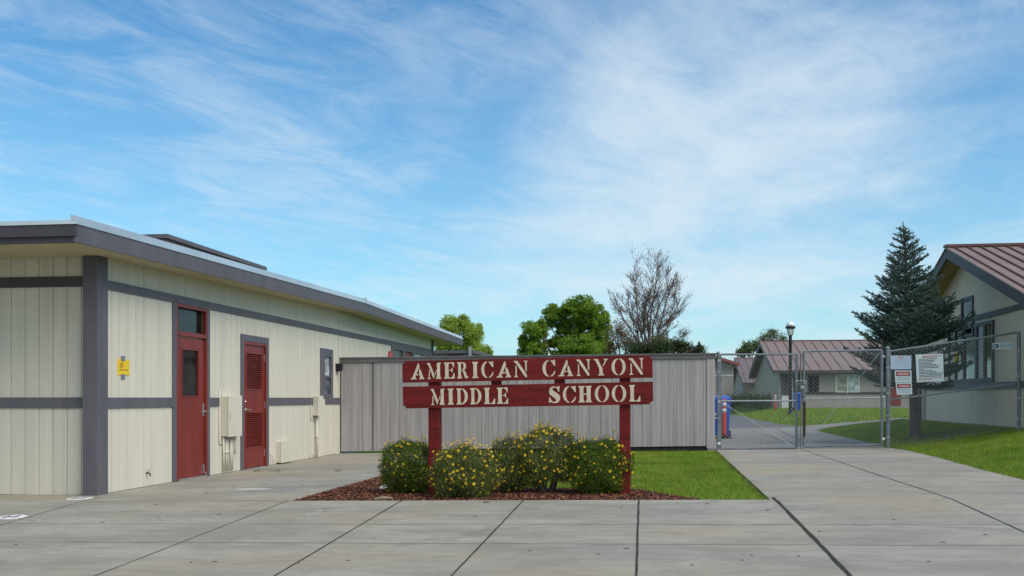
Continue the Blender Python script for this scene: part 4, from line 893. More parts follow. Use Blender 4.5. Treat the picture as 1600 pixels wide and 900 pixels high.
# bins
def bin_(loc, w, dd, h, label):
    t = thing('wheelie_bin', loc, label, 'bin', 'blue bins'); x, y, z = loc
    m = MB(); k = .82
    m.hexa([(x - w / 2 * k, y - dd / 2 * k, z + .06), (x + w / 2 * k, y - dd / 2 * k, z + .06), (x + w / 2 * k, y + dd / 2 * k, z + .06), (x - w / 2 * k, y + dd / 2 * k, z + .06)], [(x - w / 2, y - dd / 2, z + h - .08), (x + w / 2, y - dd / 2, z + h - .08), (x + w / 2, y + dd / 2, z + h - .08), (x - w / 2, y + dd / 2, z + h - .08)])
    bd = m.build('body', BLUE, t, bevel=.02)
    m = MB(); m.box(x - w / 2 - .02, x + w / 2 + .02, y - dd / 2 - .03, y + dd / 2 + .02, z + h - .10, z + h - .05); m.build('rim', BLUE, t, bevel=.01)
    m = MB(); m.hexa([(x - w / 2 - .01, y - dd / 2 - .02, z + h - .048), (x + w / 2 + .01, y - dd / 2 - .02, z + h - .048), (x + w / 2 + .01, y + dd / 2, z + h - .048), (x - w / 2 - .01, y + dd / 2, z + h - .048)], [(x - w / 2 + .04, y - dd / 2 + .03, z + h), (x + w / 2 - .04, y - dd / 2 + .03, z + h), (x + w / 2 - .04, y + dd / 2, z + h + .03), (x - w / 2 + .04, y + dd / 2, z + h + .03)]); m.build('lid', BLUE, t, bevel=.01)
    for s in (-1, 1):
        m = MB(); m.tube([(x + s * (w / 2 - .02), y + dd / 2 - .03, z + .1), (x + s * (w / 2 + .03), y + dd / 2 - .03, z + .1)], .1, 14); m.build('wheel', BLACK, t)
    m = MB(); m.tube([(x - w / 2 + .05, y + dd / 2 + .02, z + h - .12), (x - w / 2 + .05, y + dd / 2 + .08, z + h - .06), (x + w / 2 - .05, y + dd / 2 + .08, z + h - .06), (x + w / 2 - .05, y + dd / 2 + .02, z + h - .12)], .015, 8); m.build('handle', BLUE, t)
    return t, bd
bp = onG(1128, 686.5); hh = 65 * ((bp - CAM).dot(Vector((-st, ct, 0)))) / F
bt, bd = bin_((bp.x - .05, bp.y + .3, bp.z + .03), .56, .58, hh, 'blue wheeled recycling bin standing behind the end of the wooden fence')
c = onY(1120.5, 650, bp.y - .0); m = MB()
for k in range(3):   # recycling arrows emblem
    a0 = R(90 + 120 * k)
    ring = [(c.x + rr * math.cos(a0 + R(an)) , c.z + rr * math.sin(a0 + R(an))) for rr, an in ((.075, 0), (.078, 30), (.075, 60), (.09, 62), (.062, 88), (.04, 58), (.052, 58), (.054, 30), (.05, 0))]
    m.prism(ring, lambda u, v, d: (u, bp.y - .015 - d, v), -.012, .006)
m.build('recycling_mark', WHITE, bt, tri=True)
bp2 = onG(1246, 642.5)
bin_((bp2.x, bp2.y, bp2.z), .36, .5, .92, 'small distant blue bin beside the lamp post and the gate chain')
def delin(loc, h, label, stripes=True):
    t = thing('delineator_post', loc, label, 'traffic post', 'orange delineator posts'); x, y, z = loc
    m = MB(); m.lathe((x, y, z), [(.2, 0), (.2, .03), (.16, .05), (.06, .06)], 8); m.build('base', BLACK, t)
    m = MB(); m.lathe((x, y, z + .05), [(.065, 0), (.058, .1), (.052, h * .62), (.048, h * .8), (.045, h * .93), (.03, h * .95)], 14); m.build('post', ORANGE, t, smooth=True)
    m = MB(); m.lathe((x, y, z + h - .02), [(.022, -.02), (.05, -.01), (.05, .03), (.02, .05)], 12); m.build('knob', ORANGE, t, smooth=True)
    for f in (.68, .83):
        m = MB(); m.lathe((x, y, z + h * f), [(.053, 0), (.053, .09 * h)], 14); m.build('reflective_band', WHITE, t, smooth=True)
p = onG(1131.5, 686.5); delin((p.x, p.y, p.z + .028), 60 * (p - CAM).dot(Vector((-st, ct, 0))) / F, 'near orange delineator post with white bands in front of the blue bin')
p = onG(1211.5, 641.5); delin((p.x, p.y, p.z), .95, 'distant orange delineator post at the right end of the hedge')
# white slatted barrier in front of the far building
t = thing('white_railing', fbx(1227, 638), 'small white slatted railing in front of the far building door', 'railing')
for i, px in enumerate((1222.5, 1225, 1227.5, 1230, 1232.5)):
    a = onY(px, 638, 62.5); b = onY(px, 618, 62.5); m = MB(); m.box(a.x - .03, a.x + .03, 62.48, 62.52, zg(a.x, 62), b.z); m.build('slat', WHITE, t)
a, b = onY(1222, 622, 62.5), onY(1233, 622, 62.5); m = MB(); m.box(a.x, b.x, 62.52, 62.56, a.z - .1, a.z); m.build('rail', WHITE, t)
# ------------------------------------------------------------------ floor marks and litter
def disc(px, py, r, name, mt, dz, label, cat, ecc=1.0, kind=None):
    c = onG(px, py); m = MB()
    P = [(c.x + r * math.cos(2 * math.pi * k / 28) * ecc, c.y + r * math.sin(2 * math.pi * k / 28)) for k in range(28)]
    t = thing(name, (c.x, c.y, c.z), label, cat)
    m.prism(P, lambda u, v, d: (u, v, zg(u, v) + .030 + d), 0, dz); m.build('disc', mt, t, tri=True); return t, c
def mark(t, c, pts, dz=.0065, mt=PURPLE, s=1.0):
    m = MB()
    for (x, y, rx, ry) in pts:
        P = [(c.x + s * (x + rx * math.cos(2 * math.pi * k / 12)), c.y + s * (y + ry * math.sin(2 * math.pi * k / 12))) for k in range(12)]
        m.prism(P, lambda u, v, d: (u, v, zg(u, v) + .030 + d), .0045, dz)
    m.build('footprints', mt, t, tri=True)
foot = [(-.055, -.03, .025, .055), (-.06, .05, .018, .02), (.035, .0, .025, .055), (.03, .075, .018, .02), (-.02, -.01, .03, .012)]
t, c = disc(19, 812.5, .145, 'floor_sticker', WHITE, .004, 'white round distancing sticker with purple footprints at the left photo edge', 'floor sticker'); mark(t, c, foot)
t['group'] = 'round floor stickers'
t, c = disc(124.5, 783, .15, 'floor_sticker', WHITE, .004, 'white round distancing sticker with purple footprints near the grey corner post', 'floor sticker'); mark(t, c, foot)
t['group'] = 'round floor stickers'
p = onG(396, 768.3); drape('white_patch', [(p.x + .24 * math.cos(a) * (1 + .1 * math.sin(3 * a)), p.y + .17 * math.sin(a)) for a in [k * math.pi / 12 for k in range(24)]], .033, STAIN, 'round whitish patch worn on the pavement by the doors', 'stain')
for a, b, w in (((478, 810), (501, 806), .022), ((492, 804), (504, 802.5), .02)):
    drape('chalk_mark', strip(g2(*a), g2(*b), w), .034, WHITE, 'short white chalk stroke on the pavement before the mulch', 'marking')
def rock(px, py, rx, ry, rz_, mt, name, label, cat, seed=1, dz=0):
    c = onG(px, py); rr = random.Random(seed); bm = bmesh.new(); bmesh.ops.create_icosphere(bm, subdivisions=3, radius=1)
    for v in bm.verts:
        n = 1 + .12 * math.sin(v.co.x * 5 + seed) * math.cos(v.co.y * 4) + .05 * rr.random()
        v.co = Vector((v.co.x * rx * n, v.co.y * ry * n, max(v.co.z, -.3) * rz_ * n))
    me = bpy.data.meshes.new(name); bm.to_mesh(me); bm.free(); o = finish(name, me, mt, None, True); o.location = (c.x, c.y, c.z + dz); return tag(o, label, cat)
rock(603, 766.5, .085, .12, .055, STONE, 'rock', 'flat white rock on the mulch at the foot of the left dark bush', 'rock', 2, .02)
rock(655, 762, .03, .03, .03, STONE, 'rock', 'small pale pebble under the left dark bush', 'rock', 4, .02)
rock(760, 789.5, .04, .02, .008, BARK, 'dead_leaf', 'dry brown leaf scrap on the slab below the grey bush', 'litter', 8, .034)
t = thing('bark_piece', onG(598, 786), 'curled tan piece of bark lying on the pavement at the mulch edge', 'litter'); c = onG(598, 786)
m = MB(); m.tube([(c.x - .09, c.y - .02, c.z + .045), (c.x, c.y, c.z + .055), (c.x + .1, c.y + .04, c.z + .05)], [.012, .028, .010], 7); m.build('bark', paint('tan_bark', (.20, .14, .09), var=.3), t)
rl_ = random.Random(5); 
for i in range(34):
    px = rl_.uniform(20, 1560); py = rl_.uniform(786, 890)
    if i > 26: px, py = rl_.uniform(180, 560), rl_.uniform(735, 775)
    c = onG(px, py)
    o = rock(px, py, rl_.uniform(.010, .028), rl_.uniform(.006, .014), .004, BARK, 'dead_leaf', 'tiny dry leaf scrap lying on the concrete slabs', 'litter', i, .032); o['group'] = 'leaf scraps on the pavement'
p = onG(564, 702.5); t = thing('splash_block', p, 'low white slab on the pavement at the foot of the wooden fence', 'block'); m = MB(); m.box(p.x - .25, p.x + .2, 21.1, 21.32, p.z, p.z + .07); m.build('slab', WHITE, t, bevel=.01)
# ------------------------------------------------------------------ plants
def unit(n):
    v = rng.normal(size=(n, 3)); return v / np.linalg.norm(v, axis=1)[:, None]
def leafquads(Pc, size, asp=.5, nrm=None, jit=.8):
    n = len(Pc); a = unit(n)
    if nrm is not None: a = a * jit + nrm; a /= np.linalg.norm(a, axis=1)[:, None]
    b = unit(n); b -= a * (a * b).sum(1)[:, None]; b /= np.linalg.norm(b, axis=1)[:, None]; c = np.cross(a, b)
    s = (size * (.6 + .8 * rng.random(n)))[:, None]; b = b * s / 2; c = c * s * asp / 2
    fold = a * s * .12
    return np.stack([Pc - b, Pc - c + fold, Pc + b, Pc + c + fold], 1).reshape(-1, 3)
def clumps(ells, nl, size, shell=.35, lump=.28, nl_per=None, asp=.55):
    """ells: (centre, radii) ; leaves concentrated near surface of many small lumps on the ellipsoid"""
    out = []
    vol = [r[0] * r[2] for _, r in ells]; tot = sum(vol)
    for (c, r), v in zip(ells, vol):
        k = max(14, int(130 * v / (max(vol)))); r = np.array(r); c = np.array(c)
        d = unit(k); rad = rng.uniform(.2, 1.0, k)[:, None]; cc = c + d * r * rad * .86
        n = int(nl * v / tot / k)
        for q in cc:
            s = r * lump * rng.uniform(.7, 1.35); dd = unit(n); rr = (rng.random(n) ** .45)[:, None]
            out.append(q + dd * rr * s * np.array([1.1, 1.1, .95]))
    return np.concatenate(out)
def curve(a, b, sag, n=5):
    a, b = Vector(a), Vector(b); return [a.lerp(b, t) + Vector((0, 0, sag * math.sin(math.pi * t))) + Vector((random.uniform(-1, 1), random.uniform(-1, 1), 0)) * .02 * (b - a).length * math.sin(math.pi * t) for t in [i / n for i in range(n + 1)]]
def tree(label, px, D, ells_px, nl, size, mt, trunk_r=.18, name='tree', dy=.9, lump=.3, group='trees behind the fence', barkm=BARK, zsplit=None, twigs=26):
    base = PD(px, 640, D); zb = zg(base.x, base.y); root = Vector((base.x, base.y, zb))
    t = thing(name, root, label, 'tree', group)
    ells = []
    for (x, y, rx, ry) in ells_px:
        c = PD(x, y, D + random.uniform(-.5, .5)); k = D / F; ells.append(((c.x, c.y, c.z), (rx * k, max(rx, ry) * k * dy, ry * k)))
    V = leafquads(clumps(ells, nl, size, lump=lump), size); np_mesh('crown', V, 4, mt, t)
    m = MB(); lo = min(e[0][2] - e[1][2] for e in ells); top = root + Vector((0, 0, max(1.2, (lo - zb) * .8)))
    m.tube([root - Vector((0, 0, .1)), root.lerp(top, .5), top], [trunk_r * 1.3, trunk_r, trunk_r * .85], 9)
    for e in ells:
        c = Vector(e[0]); m.tube(curve(top, c, .3), [trunk_r * .6, trunk_r * .5, trunk_r * .4, trunk_r * .32, trunk_r * .22, trunk_r * .12], 6)
        for j in range(twigs // len(ells) + 3):
            d = unit(1)[0]; d[2] = abs(d[2]) * .8 - .1; q = c + Vector((d[0] * e[1][0], d[1] * e[1][1], d[2] * e[1][2])) * .85
            m.tube(curve(c if j % 2 else top.lerp(c, .6), q, .1, 3), [trunk_r * .22, trunk_r * .16, trunk_r * .1, trunk_r * .05], 4)
    m.build('trunk', barkm, t); return t
tree('bright light green tree beyond the far end of the cream roof', 722, 68, [(704, 512, 19, 22), (724, 505, 12, 16), (738, 524, 18, 24), (715, 540, 24, 18), (744, 548, 20, 16), (760, 551, 13, 11), (690, 535, 14, 20), (751, 515, 6, 14)], 30000, .13, LEAFL, .16, 'leafy_tree', lump=.33)
tree('large round green tree left of the bare tree above the fence', 880, 60, [(908, 482, 34, 24), (868, 495, 32, 22), (935, 505, 22, 32), (836, 515, 26, 22), (905, 545, 50, 26), (832, 548, 27, 26), (940, 545, 20, 28), (885, 515, 22, 20), (820, 535, 14, 18), (870, 535, 24, 14), (900, 512, 28, 22), (925, 528, 26, 20)], 100000, .12, LEAF, .20, 'leafy_tree', lump=.23)
tree('dull brown leaved shrub tree between the green tree and the bare tree', 970, 50, [(965, 520, 22, 26), (985, 540, 24, 22), (955, 545, 15, 18), (1005, 545, 22, 16)], 7000, .07, LEAFB, .09, 'brown_tree', lump=.4)
tree('yellow green shrub glimpsed behind the bare tree stems', 1025, 56, [(1030, 535, 20, 16), (1018, 550, 24, 16)], 3500, .08, LEAFL, .06, 'shrub', lump=.4)
tree('pale green tree behind the roofs left of the lamp post', 1172, 112, [(1168, 545, 12, 14), (1158, 552, 10, 8), (1180, 540, 8, 10)], 3500, .2, LEAFP, .15, 'leafy_tree', lump=.4)
tree('thin grey green tree with bare twigs behind the brown roof', 1207, 100, [(1205, 524, 22, 11), (1192, 532, 14, 10), (1222, 530, 12, 9), (1207, 518, 10, 6)], 1500, .16, LEAFP, .12, 'thin_tree', lump=.5, twigs=60)
tree('dark evergreen hedge clump under the bare tree above the fence', 1040, 44, [(1000, 548, 24, 16), (1030, 543, 24, 16), (1060, 543, 24, 15), (1085, 550, 20, 13), (1093, 545, 4, 12)], 16000, .075, LEAFD, .1, 'evergreen_hedge', lump=.35)
# distant hedge behind the gate
hp = onG(1172, 645); kk = (hp - CAM).dot(Vector((-st, ct, 0)))
H = thing('hedge', hp, 'low clipped dark hedge in front of the smaller grey building', 'hedge')
ells = []
for x in range(1138, 1208, 9):
    c = PD(x, 629 - 3 * math.sin((x - 1138) / 70 * 3.1), kk); ells.append(((c.x, c.y + .4, c.z), (8 * kk / F, .7, 15 * kk / F)))
np_mesh('foliage', leafquads(clumps(ells, 9000, .08, lump=.4), .09), 4, LEAFD, H)
m = MB()
for e in ells: m.tube([(e[0][0], e[0][1], hp.z - .05), (e[0][0], e[0][1], e[0][2])], .03, 5)
m.build('stems', BARK, H)
# bare tree ------------------------------------------------------------
def bare_tree():
    D = 47; b = PD(1012, 640, D); root = Vector((b.x, b.y, zg(b.x, b.y))); t = thing('bare_tree', root, 'tall bare twiggy tree fanning upwards above the fence', 'tree', 'trees behind the fence')
    m = MB(); rr = random.Random(21); pts = []
    def grow(p, d, L, r, lev):
        seg = 4; path = [p]; q = p.copy(); dd = d.copy()
        for i in range(seg):
            dd = (dd + Vector((rr.uniform(-1, 1), rr.uniform(-1, 1), rr.uniform(-.3, .9))) * .10).normalized(); q = q + dd * L / seg; path.append(q.copy())
        e = r * .5 if lev < 5 else r * .4
        m.tube(path, [r + (e - r) * i / seg for i in range(seg + 1)], 6 if lev < 2 else (4 if lev < 4 else 3), cap=False)
        if lev >= 3: pts.extend(path[2:])
        if lev >= 5: return
        n = (5, 4, 4, 4, 4)[lev] if lev else 6
        for k in range(n):
            f = rr.uniform(.3, 1.0) if k else 1.0
            s = path[min(seg, int(f * seg + .5))]; ax = Vector((rr.uniform(-1, 1), rr.uniform(-1, 1), rr.uniform(-.1, .3)))
            nd = (dd + ax * .75 + Vector((0, 0, .10))).normalized(); grow(s, nd, L * rr.uniform(.55, .85), max(e * rr.uniform(.7, 1.0), .0075), lev + 1)
    tips = [(958, 452), (985, 402), (1000, 420), (1030, 380), (1020, 400), (1058, 412), (1072, 440), (1076, 500), (1060, 460), (975, 440), (1008, 440), (1045, 430)]
    fork = root + Vector((0, 0, 2.6)); m.tube([root - Vector((0, 0, .1)), root + Vector((.02, 0, 1.3)), fork], [.17, .14, .12], 9)
    for (x, y) in tips:
        tp = PD(1016 + (x - 1016) * .86, y + 24, D + rr.uniform(-1.2, 1.2)); v = tp - fork; L = v.length; path = [fork]
        mid = fork + v * .5 + Vector((v.x * -.10, v.y * .1, .0)); J = lambda a: Vector((rr.uniform(-a, a), rr.uniform(-a, a), rr.uniform(-a, a))); pth = [fork + J(.05), fork.lerp(mid, .5) + J(.16), mid + J(.2), mid.lerp(tp, .5) + J(.16), tp]
        m.tube(pth, [.065, .05, .036, .024, .008], 5)
        for k in range(14):
            f = .3 + .7 * k / 14; j = min(3, int(f * 4)); s = pth[j].lerp(pth[j + 1], f * 4 - j)
            dr = (pth[j + 1] - pth[j]).normalized(); nd = (dr + Vector((rr.uniform(-1, 1), rr.uniform(-1, 1), rr.uniform(-.2, .4))) * 1.0).normalized()
            grow(s, nd, L * .15 * rr.uniform(.5, 1.5) * (1.15 - .4 * f), .010, 3)
    m.build('branches', BARKP, t)
    P = np.array([tuple(p) for p in pts]); P = P[rng.random(len(P)) < .8]; P = P + rng.normal(size=P.shape) * .07
    np_mesh('seed_heads', leafquads(P, .055), 4, leafm('dry_seed', (.20, .115, .08), trans=.35), t)
bare_tree()
# spruce ------------------------------------------------------------------
def spruce():
    b = onG(1431, 684.5); D = (b - CAM).dot(Vector((-st, ct, 0))); t = thing('spruce_tree', b, 'blue green spruce with a bare lower trunk behind the chain link fence', 'tree')
    H = (684.5 - 352) * D / F; top = PD(1412, 352, D); base = Vector(b)
    m = MB(); m.tube([base - Vector((0, 0, .1)), base.lerp(top, .12), base.lerp(top, .3), base.lerp(top, .7), top], [.13, .10, .085, .045, .012], 10); m.build('trunk', BARK, t)
    rr = random.Random(4); segs = []   # (p,q,density)
    bm_ = MB()
    def twig(p, d, L, lev):
        n = max(2, int(L / .09)); path = [p.copy()]; q = p.copy(); dd = d.normalized()
        for i in range(n):
            dd = (dd + Vector((rr.uniform(-1, 1), rr.uniform(-1, 1), rr.uniform(-.4, .8))) * .06 + Vector((0, 0, .035))).normalized(); q = q + dd * L / n; path.append(q.copy())
        for i in range(n): segs.append((path[i], path[i + 1]))
        if lev < 2:
            side = Vector((-dd.y, dd.x, 0)).normalized(); s = 1
            k = 0; f = .18 if lev == 0 else .25
            while f < .97:
                i = min(n - 1, int(f * n)); pp = path[i].lerp(path[i + 1], f * n - i); s = -s
                ln = L * (1 - f) * (.62 if lev == 0 else .5) + .06
                dv = (path[i + 1] - path[i]).normalized()
                if ln > .05: twig(pp, dv * .75 + side * s * rr.uniform(.6, .9) + Vector((0, 0, rr.uniform(-.15, .2))), min(ln, .55), lev + 1)
                f += (.10 / max(L, .2)) if lev == 0 else (.13 / max(L, .15))
        return path
    # widths from the photograph (fraction of height -> half width in px)
    prof = [(.22, 74), (.30, 92), (.36, 96), (.44, 92), (.52, 79), (.60, 66), (.70, 50), (.80, 37), (.90, 22), (.97, 9), (1, 3)]
    def hw(f):
        for (a, x), (b2, y) in zip(prof[:-1], prof[1:]):
            if f <= b2: return (x + (y - x) * (f - a) / (b2 - a)) * D / F
        return .05
    f = .25
    while f < .985:
        c = base.lerp(top, f); n = 7 if f < .8 else 5; a0 = rr.uniform(0, 6.28); w = hw(f)
        for k in range(n):
            a = a0 + 2 * math.pi * k / n + rr.uniform(-.25, .25); L = w * rr.choice((.55, .8, .95, 1.0, 1.12)) * rr.uniform(.9, 1.08)
            up = .06 + .65 * (f - .25) - (.22 if f < .33 else 0) + rr.uniform(-.12, .12)
            path = twig(c + Vector((0, 0, rr.uniform(-.04, .04))), Vector((math.cos(a), math.sin(a), up + rr.uniform(-.1, .08))), max(L, .08), 0)
            bm_.tube([path[0], path[len(path) // 2], path[-1]], [.014, .009, .003], 4, cap=False)
        f += .0265
    for dx, dy in ((0, 0), (.05, .02), (-.04, .03), (.16, -.02)): twig(top + Vector((dx, dy, -.30 - abs(dx))), Vector((dx * .6, dy * .3, 1)), .34 + rr.uniform(-.05, .05), 2)
    bm_.build('branches', BARK, t)
    A = np.array([tuple(p) for p, q in segs]); Bq = np.array([tuple(q) for p, q in segs]); L = np.linalg.norm(Bq - A, axis=1)
    cnt = np.maximum(5, (L * 330).astype(int)); idx = np.repeat(np.arange(len(A)), cnt); n = len(idx); u = rng.random(n)[:, None]
    P = A[idx] * (1 - u) + Bq[idx] * u; d = (Bq - A)[idx] / L[idx][:, None]
    r = unit(n); r[:, 2] += .35; r -= d * (r * d).sum(1)[:, None]; r /= np.linalg.norm(r, axis=1)[:, None]; tipd = d * .65 + r * .75; ln = (.028 + .016 * rng.random(n))[:, None]
    s = np.cross(tipd, unit(n)); s /= np.linalg.norm(s, axis=1)[:, None]; s *= .0055
    V = np.stack([P - s, P + s, P + tipd * ln], 1).reshape(-1, 3); print('needles', n, 'segs', len(segs))
    np_mesh('needles', V, 3, NEEDLE, t)
spruce()
# flowering bushes ------------------------------------------------------
# shared blossom mesh
fm = bpy.data.meshes.new('flower'); bm = bmesh.new()
for k in range(8):
    a = 2 * math.pi * k / 8; b = a + .30; c = a - .30
    vs = [bm.verts.new(p) for p in ((0, 0, .001), (.008 * math.cos(c), .008 * math.sin(c), .003), (.0135 * math.cos(a), .0135 * math.sin(a), .003), (.008 * math.cos(b), .008 * math.sin(b), .003))]; bm.faces.new(vs)
vs = [bm.verts.new((.0042 * math.cos(k), .0042 * math.sin(k), .0045)) for k in (0, 1.05, 2.1, 3.14, 4.19, 5.24)]; bm.faces.new(vs); bm.to_mesh(fm); bm.free(); fm.materials.append(PETAL)
def bush(label, px, pyb, pw, pyt, mt, nleaf, nfl, depth, seed, group='yellow flowering bushes under the sign', Yc=None, trunkgap=0, topfl=.5, parts=None, leaf=.020):
    global rng
    Yc = Yc; c0 = onY(px, pyb, Yc); zb = zg(c0.x, Yc) + .01; D = (c0 - CAM).dot(Vector((-st, ct, 0))); k = D / F
    t = thing('flowering_bush', (c0.x, Yc, zb), label, 'bush', group)
    zt = 1.2 + (622 - pyt) * k; ells = parts or [(0, 0, 1, 1)]
    hw = pw / 2 * k; hh = (zt - zb) / 2; PL = []; PN = []
    rs = np.random.default_rng(seed)
    for (ex, ez, sx, sz) in ells:
        n = int(nleaf * sx * sz); d = rs.normal(size=(n, 3)); d /= np.linalg.norm(d, axis=1)[:, None]
        p = 2.5; sc = (np.abs(d) ** p).sum(1) ** (-1 / p)   # rounded box
        bumpy = 1 + .10 * np.sin(d[:, 0] * 7 + seed) * np.cos(d[:, 2] * 6 + seed * 2) + .05 * np.sin(d[:, 1] * 11 + d[:, 2] * 9) + .06 * rs.normal(size=n)
        rad = np.where(rs.random(n) < .7, 1 - np.abs(rs.normal(size=n)) * .10, rs.random(n) ** .5) * sc * bumpy
        P = d * rad[:, None] * np.array([hw * sx, depth * sx, hh * sz]) + np.array([c0.x + ex * hw, Yc, zb + hh + ez * hh])
        P = P[P[:, 2] > zb + .03 + trunkgap * (.6 + .4 * np.sin(P[:, 0] * 9))[: len(P)]] if trunkgap else P[P[:, 2] > zb + .02]
        PL.append(P)
    P = np.concatenate(PL); ctr = np.array([c0.x, Yc, zb + hh]); nn = P - ctr; nn /= np.linalg.norm(nn, axis=1)[:, None] + 1e-9
    V = leafquads(P, leaf, .42, nn, 1.1); np_mesh('foliage', V, 4, mt, t)
    m = MB(); rr = random.Random(seed)
    for i in range(14):
        a = rr.uniform(0, 6.28); q = Vector((c0.x + hw * .75 * math.cos(a), Yc + depth * .7 * math.sin(a), zb + hh * rr.uniform(.9, 1.6))); s = Vector((c0.x + .04 * math.cos(a), Yc + .04 * math.sin(a), zb - .03))
        m.tube(curve(s, q, -.06 if i % 2 else .05, 4), [.017, .013, .010, .007, .004], 5)
    stem_mb = m
    # blossoms
    fl = []; stalk = m
    out = P[np.linalg.norm((P - ctr) / np.array([hw, depth, hh]), axis=1) > .84]
    vis = out[(out[:, 1] < Yc + depth * .35)]
    tops = out[out[:, 2] > zb + hh * 1.55]
    for i in range(nfl):
        top = rs.random() < topfl and len(tops)
        q = (tops if top else vis)[rs.integers(len(tops) if top else len(vis))]
        n_ = (q - ctr) / np.array([hw, depth, hh]); n_ /= np.linalg.norm(n_)
        q = q + n_ * (.02 + .015 * rs.random())
        if top: q2 = q + np.array([rs.normal() * .01, rs.normal() * .01, .02 + .06 * rs.random()]); stalk.tube([q - n_ * .04, q2], .0018, 3, cap=False); q = q2; n_ = n_ + np.array([0, -.5, .6])
        n_ = n_ + np.array([0, -.5, .1]) + rs.normal(size=3) * .35; fl.append((q, n_))
    for q, n_ in fl[:100]:
        o = link(bpy.data.objects.new('flower', fm)); o.parent = t; o.location = Vector(q) - ORG[t.name]; o.rotation_mode = 'QUATERNION'
        o.rotation_quaternion = Vector(n_).to_track_quat('Z', 'Y'); s = rs.uniform(.8, 1.5); o.scale = (s, s, s)
    stalk.build('stems', BARK, t)
    rest = fl[100:]
    if rest:
        VV = []
        for q, n_ in rest:
            mt_ = Vector(n_).to_track_quat('Z', 'Y'); s_ = rs.uniform(.9, 1.5)
            for k_ in range(5):
                a_ = 2 * math.pi * k_ / 5
                for c_ in ((0, 0), (.010 * math.cos(a_ - .55), .010 * math.sin(a_ - .55)), (.0135 * math.cos(a_), .0135 * math.sin(a_)), (.010 * math.cos(a_ + .55), .010 * math.sin(a_ + .55))): VV.append(tuple(Vector(q) + mt_ @ (Vector((c_[0], c_[1], .002)) * s_)))
        o = np_mesh('flowers', np.array(VV), 4, PETAL, t); o['kind'] = 'stuff'
    # dull faded buds
    nb = nfl * 2; Q = out[rs.integers(len(out), size=nb)]; Q = Q[(Q[:, 2] > zb + hh * .6)]; Q = Q + (Q - ctr) * .06
    tp = tops[rs.integers(len(tops), size=60)] + np.array([0, 0, 1]) * (.02 + .05 * rs.random((60, 1)))
    o = np_mesh('buds', leafquads(np.concatenate([Q, tp]), .017, .8), 4, BUD, t); o['kind'] = 'stuff'
bush('dark green rounded bush at the left end with few yellow flowers', 640, 771, 88, 690, LEAFBUSH, 26000, 75, .30, 3, Yc=11.95, topfl=.45)
bush('grey green bush full of yellow flowers in front of the left sign post', 727, 779, 106, 699, LEAFGREY, 30000, 230, .32, 5, Yc=11.40, topfl=.25)
bush('small grey green flowering bush just left of the tallest one', 797, 766, 62, 686, LEAFGREY, 13000, 110, .24, 9, Yc=11.95, topfl=.35, parts=[(0, .05, 1, .95)])
bush('tallest flowering bush in the middle standing on bare stems', 854, 770, 94, 670, LEAFGREY, 26000, 200, .30, 12, Yc=11.95, trunkgap=.13, topfl=.35, parts=[(0, .1, 1, .9)])
bush('dark green rounded bush against the right sign post with yellow flowers', 936, 774, 102, 688, LEAFBUSH, 30000, 160, .32, 15, Yc=11.95 - .1, topfl=.25)
# weeds along the building
def tuft(px, py, w, h, n, label):
    c = onG(px, py); t = thing('weed', (c.x, c.y, c.z + .03), label, 'weed', 'weeds in the pavement cracks'); P = np.array(c) + rng.normal(size=(n, 3)) * np.array([w, w * .5, 0]); P[:, 2] = c.z + .03 + rng.random(n) * h
    np_mesh('leaves', leafquads(P, .022, .35), 4, LEAFBUSH, t)
tuft(478, 719, .10, .07, 140, 'low green weed tuft at the wall below the meter box'); tuft(432, 739.5, .08, .03, 60, 'thin weed in the pavement crack near the louvred door')
tuft(402, 740, .06, .03, 40, 'tiny weed in the pavement crack under the louvred door'); tuft(529, 740, .03, .03, 30, 'tiny lone weed on the pavement left of the mulch bed')
# ------------------------------------------------------------------ world and light
SUN_EL, SUN_AZ = R(47), R(119)     # azimuth clockwise from +Y
w = bpy.data.worlds.new('World'); scene.world = w; w.use_nodes = True; nt = w.node_tree; nt.nodes.clear()
out = N(nt, 'ShaderNodeOutputWorld'); bg = N(nt, 'ShaderNodeBackground'); bg.inputs['Strength'].default_value = .068
sky = N(nt, 'ShaderNodeTexSky'); sky.sky_type = 'NISHITA'; sky.sun_disc = False; sky.sun_elevation = SUN_EL; sky.sun_rotation = SUN_AZ
sky.air_density = 1.0; sky.dust_density = .6; sky.ozone_density = 2.2
tc = N(nt, 'ShaderNodeTexCoord'); sx = N(nt, 'ShaderNodeSeparateXYZ'); nt.links.new(tc.outputs['Generated'], sx.inputs[0])
def M(op, a, b=None, c=None):
    n = N(nt, 'ShaderNodeMath', operation=op)
    for i, v in enumerate((a, b, c)):
        if v is None: continue
        if isinstance(v, bpy.types.NodeSocket): nt.links.new(v, n.inputs[i])
        else: n.inputs[i].default_value = v
    return n.outputs[0]
zc = M('MAXIMUM', sx.outputs[2], .02); zz = M('ADD', zc, .10)
cu = N(nt, 'ShaderNodeCombineXYZ'); nt.links.new(M('DIVIDE', sx.outputs[0], zz), cu.inputs[0]); nt.links.new(M('DIVIDE', sx.outputs[1], zz), cu.inputs[1])
def cn(scale, rot, loc, ns, detail, rough, dist):
    mp = N(nt, 'ShaderNodeMapping'); mp.inputs['Scale'].default_value = scale; mp.inputs['Rotation'].default_value = (0, 0, R(rot)); mp.inputs['Location'].default_value = loc
    nt.links.new(cu.outputs[0], mp.inputs['Vector']); return noise(nt, mp.outputs[0], ns, detail, rough, dist)
